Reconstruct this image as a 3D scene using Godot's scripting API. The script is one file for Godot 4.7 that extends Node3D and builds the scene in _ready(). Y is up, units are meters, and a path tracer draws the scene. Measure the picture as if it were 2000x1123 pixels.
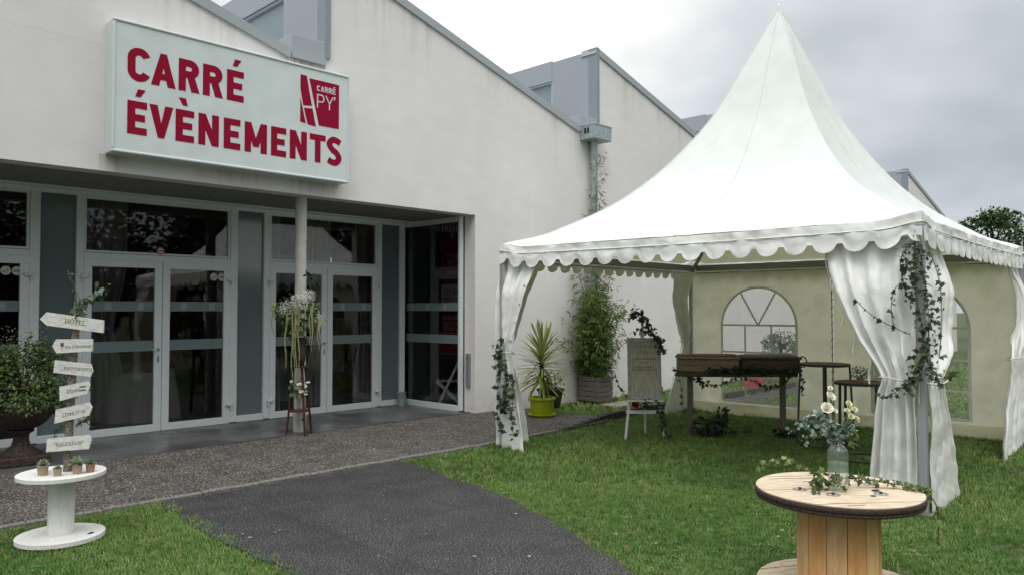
extends Node3D
# Garden entrance of an events hall: saw-tooth rendered building, pagoda tent and wedding decorations.
# World axes: x runs along the facade, z out of it, y up; the facade plane is z = 0.

var R := RandomNumberGenerator.new()
var M := {}
var used := {}
const LAWN := -0.045

# ------------------------------------------------------------------ small helpers
func rr(a: float, b: float) -> float:
	return R.randf_range(a, b)

func lin(r: float, g: float, b: float) -> Color:
	return Color(r, g, b).linear_to_srgb()

func numbered(called: String) -> String:
	var n: int = used.get(called, 0)
	used[called] = n + 1
	return called if n == 0 else "%s_%03d" % [called, n]

func thing(called: String, label: String, category: String, at := Vector3.ZERO, turn := 0.0, group := "") -> Node3D:
	var o := Node3D.new()
	o.name = numbered(called)
	add_child(o)
	o.position = at
	o.rotation.y = turn
	tag(o, label, category, group)
	return o

func tag(o: Node, label: String, category := "", group := "", kind := "") -> void:
	if label: o.set_meta("label", label)
	if category: o.set_meta("category", category)
	if group: o.set_meta("group", group)
	if kind: o.set_meta("kind", kind)

func part(parent: Node, called: String, mesh: Mesh, m: Material, xf := Transform3D()) -> MeshInstance3D:
	var o := MeshInstance3D.new()
	o.name = called if parent != self else numbered(called)
	o.mesh = mesh
	o.material_override = m
	o.transform = xf
	parent.add_child(o, true)
	return o

func struct(called: String, mesh: Mesh, m: Material, label := "") -> MeshInstance3D:
	var o := part(self, called, mesh, m)
	tag(o, label, "", "", "structure")
	return o

func copy_of(src: Node3D, label: String, at: Vector3, turn := 0.0) -> Node3D:
	var c: Node3D = src.duplicate()
	c.name = numbered(String(src.name).rstrip("0123456789").trim_suffix("_"))
	add_child(c)
	c.position = at
	c.rotation.y = turn
	c.set_meta("label", label)
	return c

func tool() -> SurfaceTool:
	var s := SurfaceTool.new()
	s.begin(Mesh.PRIMITIVE_TRIANGLES)
	return s

func done(s: SurfaceTool) -> ArrayMesh:
	s.generate_normals()
	return s.commit()

func tri(s: SurfaceTool, a: Vector3, b: Vector3, c: Vector3) -> void:
	s.add_vertex(a); s.add_vertex(b); s.add_vertex(c)

func quad(s: SurfaceTool, a: Vector3, b: Vector3, c: Vector3, d: Vector3) -> void:
	tri(s, a, b, c); tri(s, a, c, d)

# a box with chamfered edges
func box(s: SurfaceTool, c: Vector3, size: Vector3, bev := 0.004, b := Basis()) -> void:
	s.set_smooth_group(-1)
	var h := size / 2.0
	bev = minf(bev, minf(h.x, minf(h.y, h.z)) * 0.6)
	var P := func(sx, sy, sz, ax):
		var v := Vector3(sx * h.x, sy * h.y, sz * h.z)
		for k in 3:
			if k != ax: v[k] -= signf(v[k]) * bev
		return c + b * v
	for ax in 3:
		var u := (ax + 1) % 3
		var w := (ax + 2) % 3
		for sg in [-1, 1]:
			var q := []
			for t in [[-1, -1], [1, -1], [1, 1], [-1, 1]]:
				var d := [0, 0, 0]
				d[ax] = sg; d[u] = t[0]; d[w] = t[1]
				q.append(P.call(d[0], d[1], d[2], ax))
			if sg > 0: quad(s, q[0], q[3], q[2], q[1])
			else: quad(s, q[0], q[1], q[2], q[3])
	if bev <= 0.0: return
	for ax in 3:
		var u := (ax + 1) % 3
		var w := (ax + 2) % 3
		for su in [-1, 1]:
			for sw in [-1, 1]:
				var q := []
				for t in [[-1, u], [1, u], [1, w], [-1, w]]:
					var d := [0, 0, 0]
					d[ax] = t[0]; d[u] = su; d[w] = sw
					q.append(P.call(d[0], d[1], d[2], t[1]))
				if su * sw > 0: quad(s, q[0], q[1], q[2], q[3])
				else: quad(s, q[0], q[3], q[2], q[1])
	for sx in [-1, 1]:
		for sy in [-1, 1]:
			for sz in [-1, 1]:
				var a: Vector3 = P.call(sx, sy, sz, 0)
				var d: Vector3 = P.call(sx, sy, sz, 1)
				var e: Vector3 = P.call(sx, sy, sz, 2)
				if sx * sy * sz > 0: tri(s, a, e, d)
				else: tri(s, a, d, e)

func box_mesh(c: Vector3, size: Vector3, bev := 0.004, b := Basis()) -> ArrayMesh:
	var s := tool()
	box(s, c, size, bev, b)
	return done(s)

# several separate boxes of one kind, each a part of its own: [centre, size]
func bits(parent: Node, called: String, list: Array, m: Material, bev := 0.004) -> void:
	for q in list: part(parent, called, box_mesh(q[0], q[1], bev), m)

# a bar of square section from a to b
func bar(s: SurfaceTool, a: Vector3, e: Vector3, w: float, d: float, bev := 0.003, side := Vector3.UP) -> void:
	var y := (e - a).normalized()
	var x := side.cross(y)
	if x.length() < 0.01: x = Vector3.RIGHT.cross(y)
	x = x.normalized()
	box(s, (a + e) / 2.0, Vector3(w, a.distance_to(e), d), bev, Basis(x, y, x.cross(y)))

func tube(s: SurfaceTool, pts: Array, rad, sides := 8, caps := true) -> void:
	s.set_smooth_group(1)
	var rings := []
	var ref := Vector3.UP
	var n := pts.size()
	for i in n:
		var t: Vector3 = (pts[mini(i + 1, n - 1)] - pts[maxi(i - 1, 0)]).normalized()
		if absf(t.dot(ref)) > 0.95: ref = Vector3.RIGHT if absf(t.x) < 0.9 else Vector3.BACK
		var x := ref.cross(t).normalized()
		var y := t.cross(x)
		ref = y
		var r: float = rad[i] if rad is Array else rad
		var ring := []
		for k in sides:
			var a := TAU * k / sides
			ring.append(pts[i] + (x * cos(a) + y * sin(a)) * r)
		rings.append(ring)
	for i in n - 1:
		for k in sides:
			var k2 := (k + 1) % sides
			quad(s, rings[i][k], rings[i + 1][k], rings[i + 1][k2], rings[i][k2])
	if caps:
		s.set_smooth_group(-1)
		for k in range(1, sides - 1):
			tri(s, rings[0][0], rings[0][k], rings[0][k + 1])
			tri(s, rings[n - 1][0], rings[n - 1][k + 1], rings[n - 1][k])

func tube_mesh(pts: Array, rad, sides := 8) -> ArrayMesh:
	var s := tool()
	tube(s, pts, rad, sides)
	return done(s)

# profile points (radius, height) from bottom to top; each sharp corner is given twice
func lathe(s: SurfaceTool, prof: Array, sides := 32, c := Vector3.ZERO) -> void:
	var g := 2
	for i in prof.size() - 1:
		var p: Vector2 = prof[i]
		var q: Vector2 = prof[i + 1]
		if p.is_equal_approx(q):
			g += 1
			continue
		s.set_smooth_group(g)
		for k in sides:
			var a := TAU * k / sides
			var b := TAU * (k + 1) / sides
			var A := c + Vector3(p.x * cos(a), p.y, p.x * sin(a))
			var B := c + Vector3(p.x * cos(b), p.y, p.x * sin(b))
			var C := c + Vector3(q.x * cos(b), q.y, q.x * sin(b))
			var D := c + Vector3(q.x * cos(a), q.y, q.x * sin(a))
			if p.x < 1e-5: tri(s, A, C, D)
			elif q.x < 1e-5: tri(s, A, B, D)
			else: quad(s, A, B, C, D)

func lathe_mesh(prof: Array, sides := 32, c := Vector3.ZERO) -> ArrayMesh:
	var s := tool()
	lathe(s, prof, sides, c)
	return done(s)

# a polygon in x, y pulled from z0 to z1 (z1 in front), set in the frame xf; uv = x, y when asked
func prism(s: SurfaceTool, poly: PackedVector2Array, z0: float, z1: float, xf := Transform3D(), uvs := false) -> void:
	s.set_smooth_group(-1)
	var area := 0.0
	for i in poly.size(): area += poly[i].cross(poly[(i + 1) % poly.size()])
	if area < 0.0: poly.reverse()
	var idx := Geometry2D.triangulate_polygon(poly)
	var V := func(p: Vector2, z: float):
		if uvs: s.set_uv(p)
		s.add_vertex(xf * Vector3(p.x, p.y, z))
	for i in range(0, idx.size(), 3):
		var a := poly[idx[i]]
		var b := poly[idx[i + 1]]
		var c := poly[idx[i + 2]]
		if (b - a).cross(c - a) > 0.0:
			var t := b
			b = c
			c = t
		V.call(a, z1); V.call(b, z1); V.call(c, z1)
		V.call(a, z0); V.call(c, z0); V.call(b, z0)
	for i in poly.size():
		var a := poly[i]
		var b := poly[(i + 1) % poly.size()]
		V.call(a, z0); V.call(a, z1); V.call(b, z1)
		V.call(a, z0); V.call(b, z1); V.call(b, z0)

func prism_mesh(poly: PackedVector2Array, z0: float, z1: float, xf := Transform3D()) -> ArrayMesh:
	var s := tool()
	prism(s, poly, z0, z1, xf)
	return done(s)

# a horizontal sheet with the outline poly (x, z) whose top lies at y, with a skirt
func sheet(poly: PackedVector2Array, y: float, thick: float) -> ArrayMesh:
	var p := PackedVector2Array()
	for v in poly: p.append(Vector2(v.x, -v.y))
	return prism_mesh(p, -thick, 0.0, Transform3D(Basis(Vector3(1, 0, 0), Vector3(0, 0, -1), Vector3(0, 1, 0)), Vector3(0, y, 0)))

# smooth surface from f(u, v) -> Vector3
func grid(s: SurfaceTool, nu: int, nv: int, f: Callable, uvs := false) -> void:
	s.set_smooth_group(1)
	var p := []
	for j in nv + 1:
		for i in nu + 1:
			p.append(f.call(float(i) / nu, float(j) / nv))
	for j in nv:
		for i in nu:
			var q := [j * (nu + 1) + i, j * (nu + 1) + i + 1, (j + 1) * (nu + 1) + i + 1, (j + 1) * (nu + 1) + i]
			for k in [q[0], q[3], q[2], q[0], q[2], q[1]]:
				if uvs: s.set_uv(Vector2(float(k % (nu + 1)) / nu, float(k / (nu + 1)) / nv))
				s.add_vertex(p[k])

func spline(keys: Array, n: int) -> Array:
	var out := []
	for i in n + 1:
		var t := float(i) / n * (keys.size() - 1)
		var k := mini(int(t), keys.size() - 2)
		var f := t - k
		var a = keys[maxi(k - 1, 0)]
		var b = keys[k]
		var c = keys[k + 1]
		var d = keys[mini(k + 2, keys.size() - 1)]
		out.append(b.cubic_interpolate(c, a, d, f))
	return out

# value of a table of [x, y] pairs, smoothed
func curve_at(t: Array, x: float) -> float:
	for i in t.size() - 1:
		if x <= t[i + 1][0] or i == t.size() - 2:
			var f: float = clampf((x - t[i][0]) / (t[i + 1][0] - t[i][0]), 0, 1)
			var m0: float = (t[i + 1][1] - t[maxi(i - 1, 0)][1]) / (t[i + 1][0] - t[maxi(i - 1, 0)][0])
			var k := mini(i + 2, t.size() - 1)
			var m1: float = (t[k][1] - t[i][1]) / (t[k][0] - t[i][0])
			var w: float = t[i + 1][0] - t[i][0]
			return (2 * f * f * f - 3 * f * f + 1) * t[i][1] + (f * f * f - 2 * f * f + f) * w * m0 + (-2 * f * f * f + 3 * f * f) * t[i + 1][1] + (f * f * f - f * f) * w * m1
	return t[-1][1]

func copies(parent: Node, called: String, mesh: Mesh, m: Material, xfs: Array, cols := []) -> MultiMeshInstance3D:
	var mm := MultiMesh.new()
	mm.transform_format = MultiMesh.TRANSFORM_3D
	mm.use_colors = cols.size() > 0
	mm.mesh = mesh
	mm.instance_count = xfs.size()
	for i in xfs.size():
		mm.set_instance_transform(i, xfs[i])
		if cols.size(): mm.set_instance_color(i, cols[i])
	var o := MultiMeshInstance3D.new()
	o.name = called if parent != self else numbered(called)
	o.multimesh = mm
	o.material_override = m
	parent.add_child(o, true)
	o.set_meta("kind", "stuff")
	return o

# ------------------------------------------------------------------ materials
func noise(freq: float, sd: int, oct := 4, type := FastNoiseLite.TYPE_SIMPLEX_SMOOTH) -> FastNoiseLite:
	var n := FastNoiseLite.new()
	n.noise_type = type
	n.frequency = freq
	n.seed = sd
	n.fractal_type = FastNoiseLite.FRACTAL_FBM if oct > 1 else FastNoiseLite.FRACTAL_NONE
	n.fractal_octaves = oct
	return n

func ntex(n: FastNoiseLite, stops: Array, size := 512) -> NoiseTexture2D:
	var t := NoiseTexture2D.new()
	t.width = size; t.height = size
	t.seamless = true
	t.noise = n
	if stops.size():
		var g := Gradient.new()
		var off := PackedFloat32Array()
		var col := PackedColorArray()
		for st in stops:
			off.append(st[0]); col.append(st[1])
		g.offsets = off; g.colors = col
		t.color_ramp = g
	return t

func mat(col: Color, rough := 0.7, metal := 0.0, spec := 0.5) -> StandardMaterial3D:
	var m := StandardMaterial3D.new()
	m.albedo_color = col
	m.roughness = rough
	m.metallic = metal
	m.metallic_specular = spec
	m.cull_mode = BaseMaterial3D.CULL_DISABLED
	return m

# colour varied by a noise, laid on by world or object position
func tmat(stops: Array, n: FastNoiseLite, scale: Vector3, rough := 0.7, world := true, bump := 0.0, bn: FastNoiseLite = null, spec := 0.4) -> StandardMaterial3D:
	var m := mat(Color.WHITE, rough, 0.0, spec)
	m.albedo_texture = ntex(n, stops)
	m.uv1_triplanar = true
	m.uv1_world_triplanar = world
	m.uv1_scale = scale
	if bump > 0.0:
		m.heightmap_enabled = true
		m.heightmap_texture = ntex(bn if bn else n, [])
		m.heightmap_scale = bump
	return m

func wood(a: Color, b: Color, scale: Vector3, rough := 0.75, bump := 0.12) -> StandardMaterial3D:
	var n := noise(0.02, R.randi() % 1000, 5)
	return tmat([[0.2, a], [0.5, a.lerp(b, 0.45)], [0.62, b], [0.8, a.lerp(b, 0.3)]], n, scale, rough, false, bump)

func leaf_mat(c: Color, rough := 0.5, back := 0.35) -> StandardMaterial3D:
	var m := mat(c, rough, 0.0, 0.35)
	m.backlight_enabled = true
	m.backlight = Color(back, back, back * 0.6)
	return m

func materials() -> void:
	M.steel = mat(lin(0.345, 0.375, 0.40), 0.5, 0.0, 0.4)
	M.steel_dark = mat(lin(0.25, 0.285, 0.32), 0.5, 0.0, 0.4)
	M.zinc = tmat([[0.3, lin(0.30, 0.35, 0.36)], [0.7, lin(0.40, 0.45, 0.46)]], noise(0.02, 5, 3), Vector3(1.2, 1.2, 1.2), 0.45)
	M.zinc.metallic = 0.3
	M.frame = mat(lin(0.66, 0.71, 0.715), 0.4, 0.0, 0.5)
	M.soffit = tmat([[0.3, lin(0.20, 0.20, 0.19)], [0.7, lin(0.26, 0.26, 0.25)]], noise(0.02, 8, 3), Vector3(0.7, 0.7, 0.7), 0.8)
	M.frosted = mat(lin(0.125, 0.163, 0.168), 0.12, 0.0, 0.6)
	M.band = mat(lin(0.16, 0.205, 0.21), 0.5, 0.0, 0.4)
	M.grey_glass = mat(lin(0.25, 0.31, 0.33), 0.15, 0.0, 0.5)
	M.sticker_ink = mat(lin(0.16, 0.19, 0.16), 0.7)
	M.alu = mat(lin(0.42, 0.43, 0.45), 0.4, 0.35, 0.5)
	M.alu_dark = mat(lin(0.25, 0.255, 0.265), 0.5, 0.2, 0.5)
	M.chrome = mat(lin(0.6, 0.6, 0.6), 0.25, 0.9)
	M.glass = mat(Color(0.03, 0.035, 0.035, 0.22), 0.0)
	M.glass.transparency = BaseMaterial3D.TRANSPARENCY_ALPHA
	M.glass.metallic_specular = 0.5
	M.bottle = mat(Color(0.70, 0.80, 0.75, 0.12), 0.02)
	M.bottle.transparency = BaseMaterial3D.TRANSPARENCY_ALPHA
	M.clear_film = mat(Color(0.95, 0.96, 0.95, 0.09), 0.04)
	M.clear_film.transparency = BaseMaterial3D.TRANSPARENCY_ALPHA
	M.column = tmat([[0.3, lin(0.50, 0.49, 0.46)], [0.7, lin(0.57, 0.56, 0.53)]], noise(0.02, 18, 4), Vector3(0.9, 0.5, 0.9), 0.6)
	M.red = mat(lin(0.27, 0.005, 0.03), 0.6, 0.0, 0.2)
	M.sign_face = tmat([[0.3, lin(0.59, 0.65, 0.645)], [0.7, lin(0.63, 0.69, 0.68)]], noise(0.01, 31, 3), Vector3(0.35, 0.35, 0.35), 0.35)
	M.sign_frame = mat(lin(0.60, 0.66, 0.67), 0.35, 0.1, 0.5)
	M.sign_white = mat(lin(0.62, 0.66, 0.65), 0.5)
	M.asphalt = tmat([[0.3, lin(0.008, 0.008, 0.009)], [0.44, lin(0.02, 0.02, 0.022)], [0.56, lin(0.047, 0.047, 0.048)], [0.68, lin(0.10, 0.10, 0.10)], [0.82, lin(0.30, 0.30, 0.295)]], noise(0.15, 3, 2), Vector3(0.8, 0.8, 0.8), 0.62, true, 0.7, noise(0.2, 4, 2))
	M.asphalt.detail_enabled = true
	M.asphalt.detail_blend_mode = BaseMaterial3D.BLEND_MODE_MUL
	M.asphalt.detail_albedo = ntex(noise(0.012, 45, 4), [[0.25, Color(0.85, 0.85, 0.86, 1)], [0.75, Color(1, 1, 1, 1)]])
	M.asphalt.uv2_triplanar = true
	M.asphalt.uv2_world_triplanar = true
	M.asphalt.uv2_scale = Vector3(0.3, 0.3, 0.3)
	M.asphalt.detail_uv_layer = BaseMaterial3D.DETAIL_UV_2
	var cell := noise(0.075, 6, 1, FastNoiseLite.TYPE_CELLULAR)
	cell.cellular_return_type = FastNoiseLite.RETURN_CELL_VALUE
	var cellh := noise(0.075, 6, 1, FastNoiseLite.TYPE_CELLULAR)
	cellh.cellular_return_type = FastNoiseLite.RETURN_DISTANCE
	M.aggregate = tmat([[0.0, lin(0.045, 0.04, 0.036)], [0.4, lin(0.085, 0.074, 0.068)], [0.7, lin(0.13, 0.116, 0.107)], [0.9, lin(0.22, 0.203, 0.19)], [1.0, lin(0.5, 0.48, 0.46)]], cell, Vector3(1.9, 1.9, 1.9), 0.7, true, 0.8, cellh)
	M.aggregate.heightmap_flip_texture = true
	M.aggregate.detail_enabled = true
	M.aggregate.detail_blend_mode = BaseMaterial3D.BLEND_MODE_MUL
	M.aggregate.detail_albedo = ntex(noise(0.014, 46, 4), [[0.3, Color(0.8, 0.8, 0.8, 1)], [0.7, Color(1, 1, 1, 1)]])
	M.aggregate.uv2_triplanar = true
	M.aggregate.uv2_world_triplanar = true
	M.aggregate.uv2_scale = Vector3(0.27, 0.27, 0.27)
	M.aggregate.detail_uv_layer = BaseMaterial3D.DETAIL_UV_2
	M.slab = tmat([[0.2, lin(0.06, 0.06, 0.064)], [0.45, lin(0.10, 0.10, 0.105)], [0.75, lin(0.125, 0.125, 0.131)]], noise(0.006, 9, 3), Vector3(0.23, 0.23, 0.23), 0.3)
	M.slab.roughness_texture = ntex(noise(0.01, 71, 4), [[0.3, Color(0.6, 0.6, 0.6)], [0.7, Color(1, 1, 1)]])
	M.slab.roughness = 0.5
	M.slab.roughness_texture_channel = BaseMaterial3D.TEXTURE_CHANNEL_RED
	M.kerb = tmat([[0.2, lin(0.12, 0.115, 0.105)], [0.8, lin(0.25, 0.24, 0.22)]], noise(0.05, 10, 4), Vector3(0.9, 0.9, 0.9), 0.85, true, 0.4)
	M.kerb_dark = tmat([[0.2, lin(0.03, 0.028, 0.026)], [0.8, lin(0.075, 0.07, 0.065)]], noise(0.05, 11, 4), Vector3(0.9, 0.9, 0.9), 0.85, true, 0.4)
	M.soil = tmat([[0.25, lin(0.035, 0.05, 0.016)], [0.5, lin(0.055, 0.075, 0.022)], [0.75, lin(0.075, 0.08, 0.035)]], noise(0.03, 12, 5), Vector3(0.5, 0.5, 0.5), 0.95)
	M.pebble = mat(Color.WHITE, 0.75, 0.0, 0.4)
	M.pebble.vertex_color_use_as_albedo = true
	M.grass = leaf_mat(Color.WHITE, 0.55, 0.5)
	M.grass.vertex_color_use_as_albedo = true
	M.pvc = mat(Color.WHITE, 0.5, 0.0, 0.45)
	var dirt := noise(0.012, 13, 5)
	M.pvc = tmat([[0.22, lin(0.74, 0.745, 0.72)], [0.4, lin(0.82, 0.83, 0.815)], [0.7, lin(0.85, 0.865, 0.855)]], dirt, Vector3(0.5, 0.5, 0.5), 0.42, true, 0.55, noise(0.022, 14, 4))
	M.pvc.backlight_enabled = true
	M.pvc.backlight = Color(0.3, 0.285, 0.2)
	M.pvc_roof = tmat([[0.2, lin(0.745, 0.785, 0.775)], [0.7, lin(0.80, 0.84, 0.83)]], dirt, Vector3(0.4, 0.4, 0.4), 0.38, true, 0.6, noise(0.012, 15, 4))
	M.pvc_roof.backlight_enabled = true
	M.pvc_roof.backlight = Color(0.58, 0.56, 0.45)
	M.pvc_wall = tmat([[0.2, lin(0.76, 0.755, 0.68)], [0.45, lin(0.84, 0.835, 0.775)], [0.75, lin(0.87, 0.865, 0.81)]], noise(0.008, 16, 5), Vector3(0.35, 0.35, 0.35), 0.5, true, 0.6, noise(0.014, 17, 4))
	M.pvc_wall.backlight_enabled = true
	M.pvc_wall.backlight = Color(1.0, 0.985, 0.90)
	M.rope = tmat([[0.3, lin(0.55, 0.52, 0.43)], [0.7, lin(0.70, 0.68, 0.60)]], noise(0.1, 19, 2), Vector3(6, 6, 6), 0.9)
	M.white_paint = tmat([[0.25, lin(0.64, 0.64, 0.62)], [0.5, lin(0.72, 0.72, 0.705)]], noise(0.03, 20, 4), Vector3(1.5, 0.8, 1.5), 0.6, false)
	M.board_paint = tmat([[0.25, lin(0.56, 0.555, 0.52)], [0.55, lin(0.69, 0.69, 0.665)]], noise(0.03, 21, 4), Vector3(0.8, 3.0, 3.0), 0.7, false)
	M.ink = mat(lin(0.085, 0.08, 0.075), 0.8)
	M.ink_soft = mat(lin(0.16, 0.13, 0.11), 0.8)
	M.bark = tmat([[0.2, lin(0.07, 0.055, 0.045)], [0.5, lin(0.19, 0.165, 0.14)], [0.75, lin(0.34, 0.32, 0.28)]], noise(0.03, 22, 4), Vector3(2.5, 5.0, 2.5), 0.9, false, 0.6)
	M.trunk = tmat([[0.2, lin(0.05, 0.04, 0.03)], [0.8, lin(0.14, 0.115, 0.09)]], noise(0.03, 23, 4), Vector3(2.0, 0.6, 2.0), 0.95, false, 1.0)
	M.planter = wood(lin(0.085, 0.07, 0.062), lin(0.19, 0.165, 0.15), Vector3(0.7, 4.0, 0.7), 0.85)
	M.plank_light = wood(lin(0.60, 0.46, 0.28), lin(0.72, 0.60, 0.42), Vector3(0.35, 3.0, 3.5), 0.7)
	M.plank_pale = wood(lin(0.46, 0.37, 0.265), lin(0.70, 0.595, 0.455), Vector3(0.4, 3.0, 4.5), 0.75)
	M.plank_grey = wood(lin(0.40, 0.33, 0.23), lin(0.62, 0.52, 0.38), Vector3(0.4, 3.0, 3.0), 0.75)
	M.stave = [wood(lin(0.56, 0.28, 0.105), lin(0.68, 0.39, 0.175), Vector3(2.2, 0.25, 2.2), 0.6), wood(lin(0.64, 0.40, 0.18), lin(0.76, 0.53, 0.28), Vector3(2.2, 0.25, 2.2), 0.6), wood(lin(0.54, 0.32, 0.15), lin(0.70, 0.47, 0.24), Vector3(2.2, 0.25, 2.2), 0.6)]
	M.burnt = tmat([[0.3, lin(0.03, 0.02, 0.018)], [0.7, lin(0.10, 0.065, 0.05)]], noise(0.06, 24, 4), Vector3(2, 2, 2), 0.85, false, 0.4)
	M.dark_wood = wood(lin(0.06, 0.045, 0.036), lin(0.14, 0.105, 0.08), Vector3(0.5, 4.0, 4.0), 0.8)
	M.crate_wood = wood(lin(0.20, 0.15, 0.11), lin(0.34, 0.27, 0.20), Vector3(0.5, 4.0, 4.0), 0.8)
	M.leg_wood = wood(lin(0.12, 0.11, 0.085), lin(0.20, 0.18, 0.145), Vector3(3.0, 0.4, 3.0), 0.8)
	M.stand_wood = wood(lin(0.055, 0.017, 0.012), lin(0.09, 0.03, 0.02), Vector3(3.0, 0.5, 3.0), 0.5)
	M.iron = mat(lin(0.055, 0.056, 0.06), 0.55, 0.5)
	M.rust = tmat([[0.25, lin(0.10, 0.03, 0.018)], [0.7, lin(0.185, 0.065, 0.04)]], noise(0.04, 25, 4), Vector3(2, 2, 2), 0.6, false)
	M.urn = tmat([[0.25, lin(0.028, 0.018, 0.015)], [0.6, lin(0.055, 0.036, 0.03)], [0.8, lin(0.08, 0.06, 0.052)]], noise(0.03, 26, 4), Vector3(1.5, 1.5, 1.5), 0.75, false, 0.4)
	M.lime = mat(lin(0.38, 0.44, 0.012), 0.4, 0.0, 0.5)
	M.black_pot = mat(lin(0.018, 0.017, 0.018), 0.5)
	M.cork = tmat([[0.25, lin(0.27, 0.19, 0.13)], [0.7, lin(0.46, 0.36, 0.26)]], noise(0.12, 27, 3), Vector3(5, 5, 5), 0.9, false)
	M.terracotta = mat(lin(0.34, 0.19, 0.12), 0.85)
	M.black = mat(lin(0.012, 0.012, 0.013), 0.9)
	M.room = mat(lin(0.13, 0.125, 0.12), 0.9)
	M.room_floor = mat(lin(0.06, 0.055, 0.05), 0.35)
	M.cloth = mat(lin(0.62, 0.62, 0.60), 0.9)
	M.drape = mat(lin(0.50, 0.49, 0.48), 0.9)
	M.drape.backlight_enabled = true
	M.drape.backlight = Color(0.3, 0.3, 0.3)
	M.chair = mat(lin(0.58, 0.58, 0.56), 0.5)
	M.petal = leaf_mat(lin(0.80, 0.78, 0.70), 0.6, 0.4)
	M.petal_cream = leaf_mat(lin(0.74, 0.72, 0.50), 0.6, 0.4)
	M.tassel = tmat([[0.3, lin(0.28, 0.30, 0.10)], [0.7, lin(0.48, 0.49, 0.25)]], noise(0.2, 28, 2), Vector3(5, 5, 5), 0.9, false, 1.0)
	M.baby = mat(lin(0.74, 0.75, 0.74), 0.8)
	M.ivy = [leaf_mat(lin(0.022, 0.042, 0.020), 0.4, 0.25), leaf_mat(lin(0.034, 0.062, 0.026), 0.4, 0.3), leaf_mat(lin(0.055, 0.092, 0.040), 0.45, 0.3), leaf_mat(lin(0.016, 0.03, 0.017), 0.35, 0.2)]
	M.ivy_pale = [leaf_mat(lin(0.12, 0.17, 0.045), 0.5, 0.35), leaf_mat(lin(0.20, 0.25, 0.085), 0.5, 0.35), leaf_mat(lin(0.08, 0.13, 0.035), 0.5, 0.35)]
	M.stem = mat(lin(0.06, 0.055, 0.03), 0.8)
	M.stem_green = mat(lin(0.10, 0.15, 0.05), 0.7)
	M.euca = [leaf_mat(lin(0.15, 0.22, 0.185), 0.6, 0.3), leaf_mat(lin(0.25, 0.335, 0.29), 0.6, 0.3), leaf_mat(lin(0.08, 0.135, 0.10), 0.6, 0.3)]
	M.yucca = [leaf_mat(lin(0.25, 0.31, 0.075), 0.45, 0.4), leaf_mat(lin(0.15, 0.215, 0.045), 0.45, 0.4), leaf_mat(lin(0.32, 0.36, 0.13), 0.45, 0.4)]
	M.bamboo = leaf_mat(Color.WHITE, 0.5, 0.5)
	M.bamboo.vertex_color_use_as_albedo = true
	M.culm = mat(lin(0.16, 0.19, 0.05), 0.5)
	M.tinted_leaf = leaf_mat(Color.WHITE, 0.55, 0.35)
	M.tinted_leaf.vertex_color_use_as_albedo = true
	M.stone = tmat([[0.3, lin(0.20, 0.18, 0.15)], [0.7, lin(0.34, 0.31, 0.27)]], noise(0.05, 29, 3), Vector3(1, 1, 1), 0.9)

# ------------------------------------------------------------------ the scene
func _ready() -> void:
	R.seed = 20240611
	var cam := Camera3D.new()
	cam.name = "camera"
	add_child(cam)
	cam.position = Vector3(-8.947, 1.767, 9.655)
	cam.look_at(cam.position + Vector3(0.71226, 0.02832, -0.70134))
	cam.fov = rad_to_deg(2.0 * atan(561.5 / 1500.0))
	cam.near = 0.05
	cam.far = 900.0
	cam.current = true
	var env := Environment.new()
	env.background_mode = Environment.BG_SKY
	var sky := Sky.new()
	sky.sky_material = overcast()
	env.sky = sky
	env.tonemap_mode = Environment.TONE_MAPPER_LINEAR
	env.tonemap_exposure = 1.0
	env.sdfgi_enabled = true
	env.ssao_enabled = true
	env.ssil_enabled = true
	var we := WorldEnvironment.new()
	we.name = "world_environment"
	we.environment = env
	add_child(we)
	var sun := DirectionalLight3D.new()
	sun.name = "sun"
	sun.light_energy = 0.32
	sun.light_angular_distance = 30.0
	sun.light_color = Color(1.0, 0.97, 0.93)
	sun.shadow_enabled = true
	add_child(sun)
	sun.look_at_from_position(Vector3(-6, 12, 5), Vector3(0, 0, 0))
	materials()
	ground()
	building()
	hall_inside()
	entrance_sign()
	rain_pipe()
	tent()
	background()
	signpost()
	urn_shrub()
	flower_stand()
	small_fittings()
	yucca()
	bamboo()
	easel()
	crate_table()
	bar_tables()
	drum_table()
	ivies()
	lawn()

# computed overcast sky: air and clouds only
func overcast() -> PanoramaSkyMaterial:
	var W := 1024
	var H := 512
	var big := noise(1.1, 77, 5)
	var fine := noise(3.2, 78, 4)
	var data := PackedFloat32Array()
	data.resize(W * H * 3)
	var glow := Vector3(0.69, 0.47, -0.72).normalized()
	for j in H:
		var th := PI * (j + 0.5) / H
		for i in W:
			var ph := TAU * (i + 0.5) / W
			var d := Vector3(sin(ph) * sin(th), cos(th), -cos(ph) * sin(th))
			var el := maxf(d.y, 0.0)
			# cloud deck seen as a layer: stretched towards the horizon
			var q := d / (el + 0.35)
			var n := big.get_noise_3d(q.x, q.y, q.z) + 0.45 * fine.get_noise_3d(q.x, q.y * 2.0, q.z)
			var l := 0.635 + 1.43 * smoothstep(0.3, 0.85, el)
			l *= 1.0 + 0.37 * n
			var g := exp(-pow(acos(clampf(d.dot(glow), -1, 1)) / 0.22, 2.0))
			l += 0.95 * g * (1.0 + 0.5 * n)
			var t := clampf((l - 0.45) / 0.5, 0.0, 1.0)
			var k := (j * W + i) * 3
			data[k] = l * lerpf(0.86, 0.99, t)
			data[k + 1] = l * lerpf(0.98, 1.005, t)
			data[k + 2] = l * lerpf(1.09, 1.0, t)
	var im := Image.create_from_data(W, H, false, Image.FORMAT_RGBF, data.to_byte_array())
	var sm := PanoramaSkyMaterial.new()
	sm.panorama = ImageTexture.create_from_image(im)
	return sm

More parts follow.
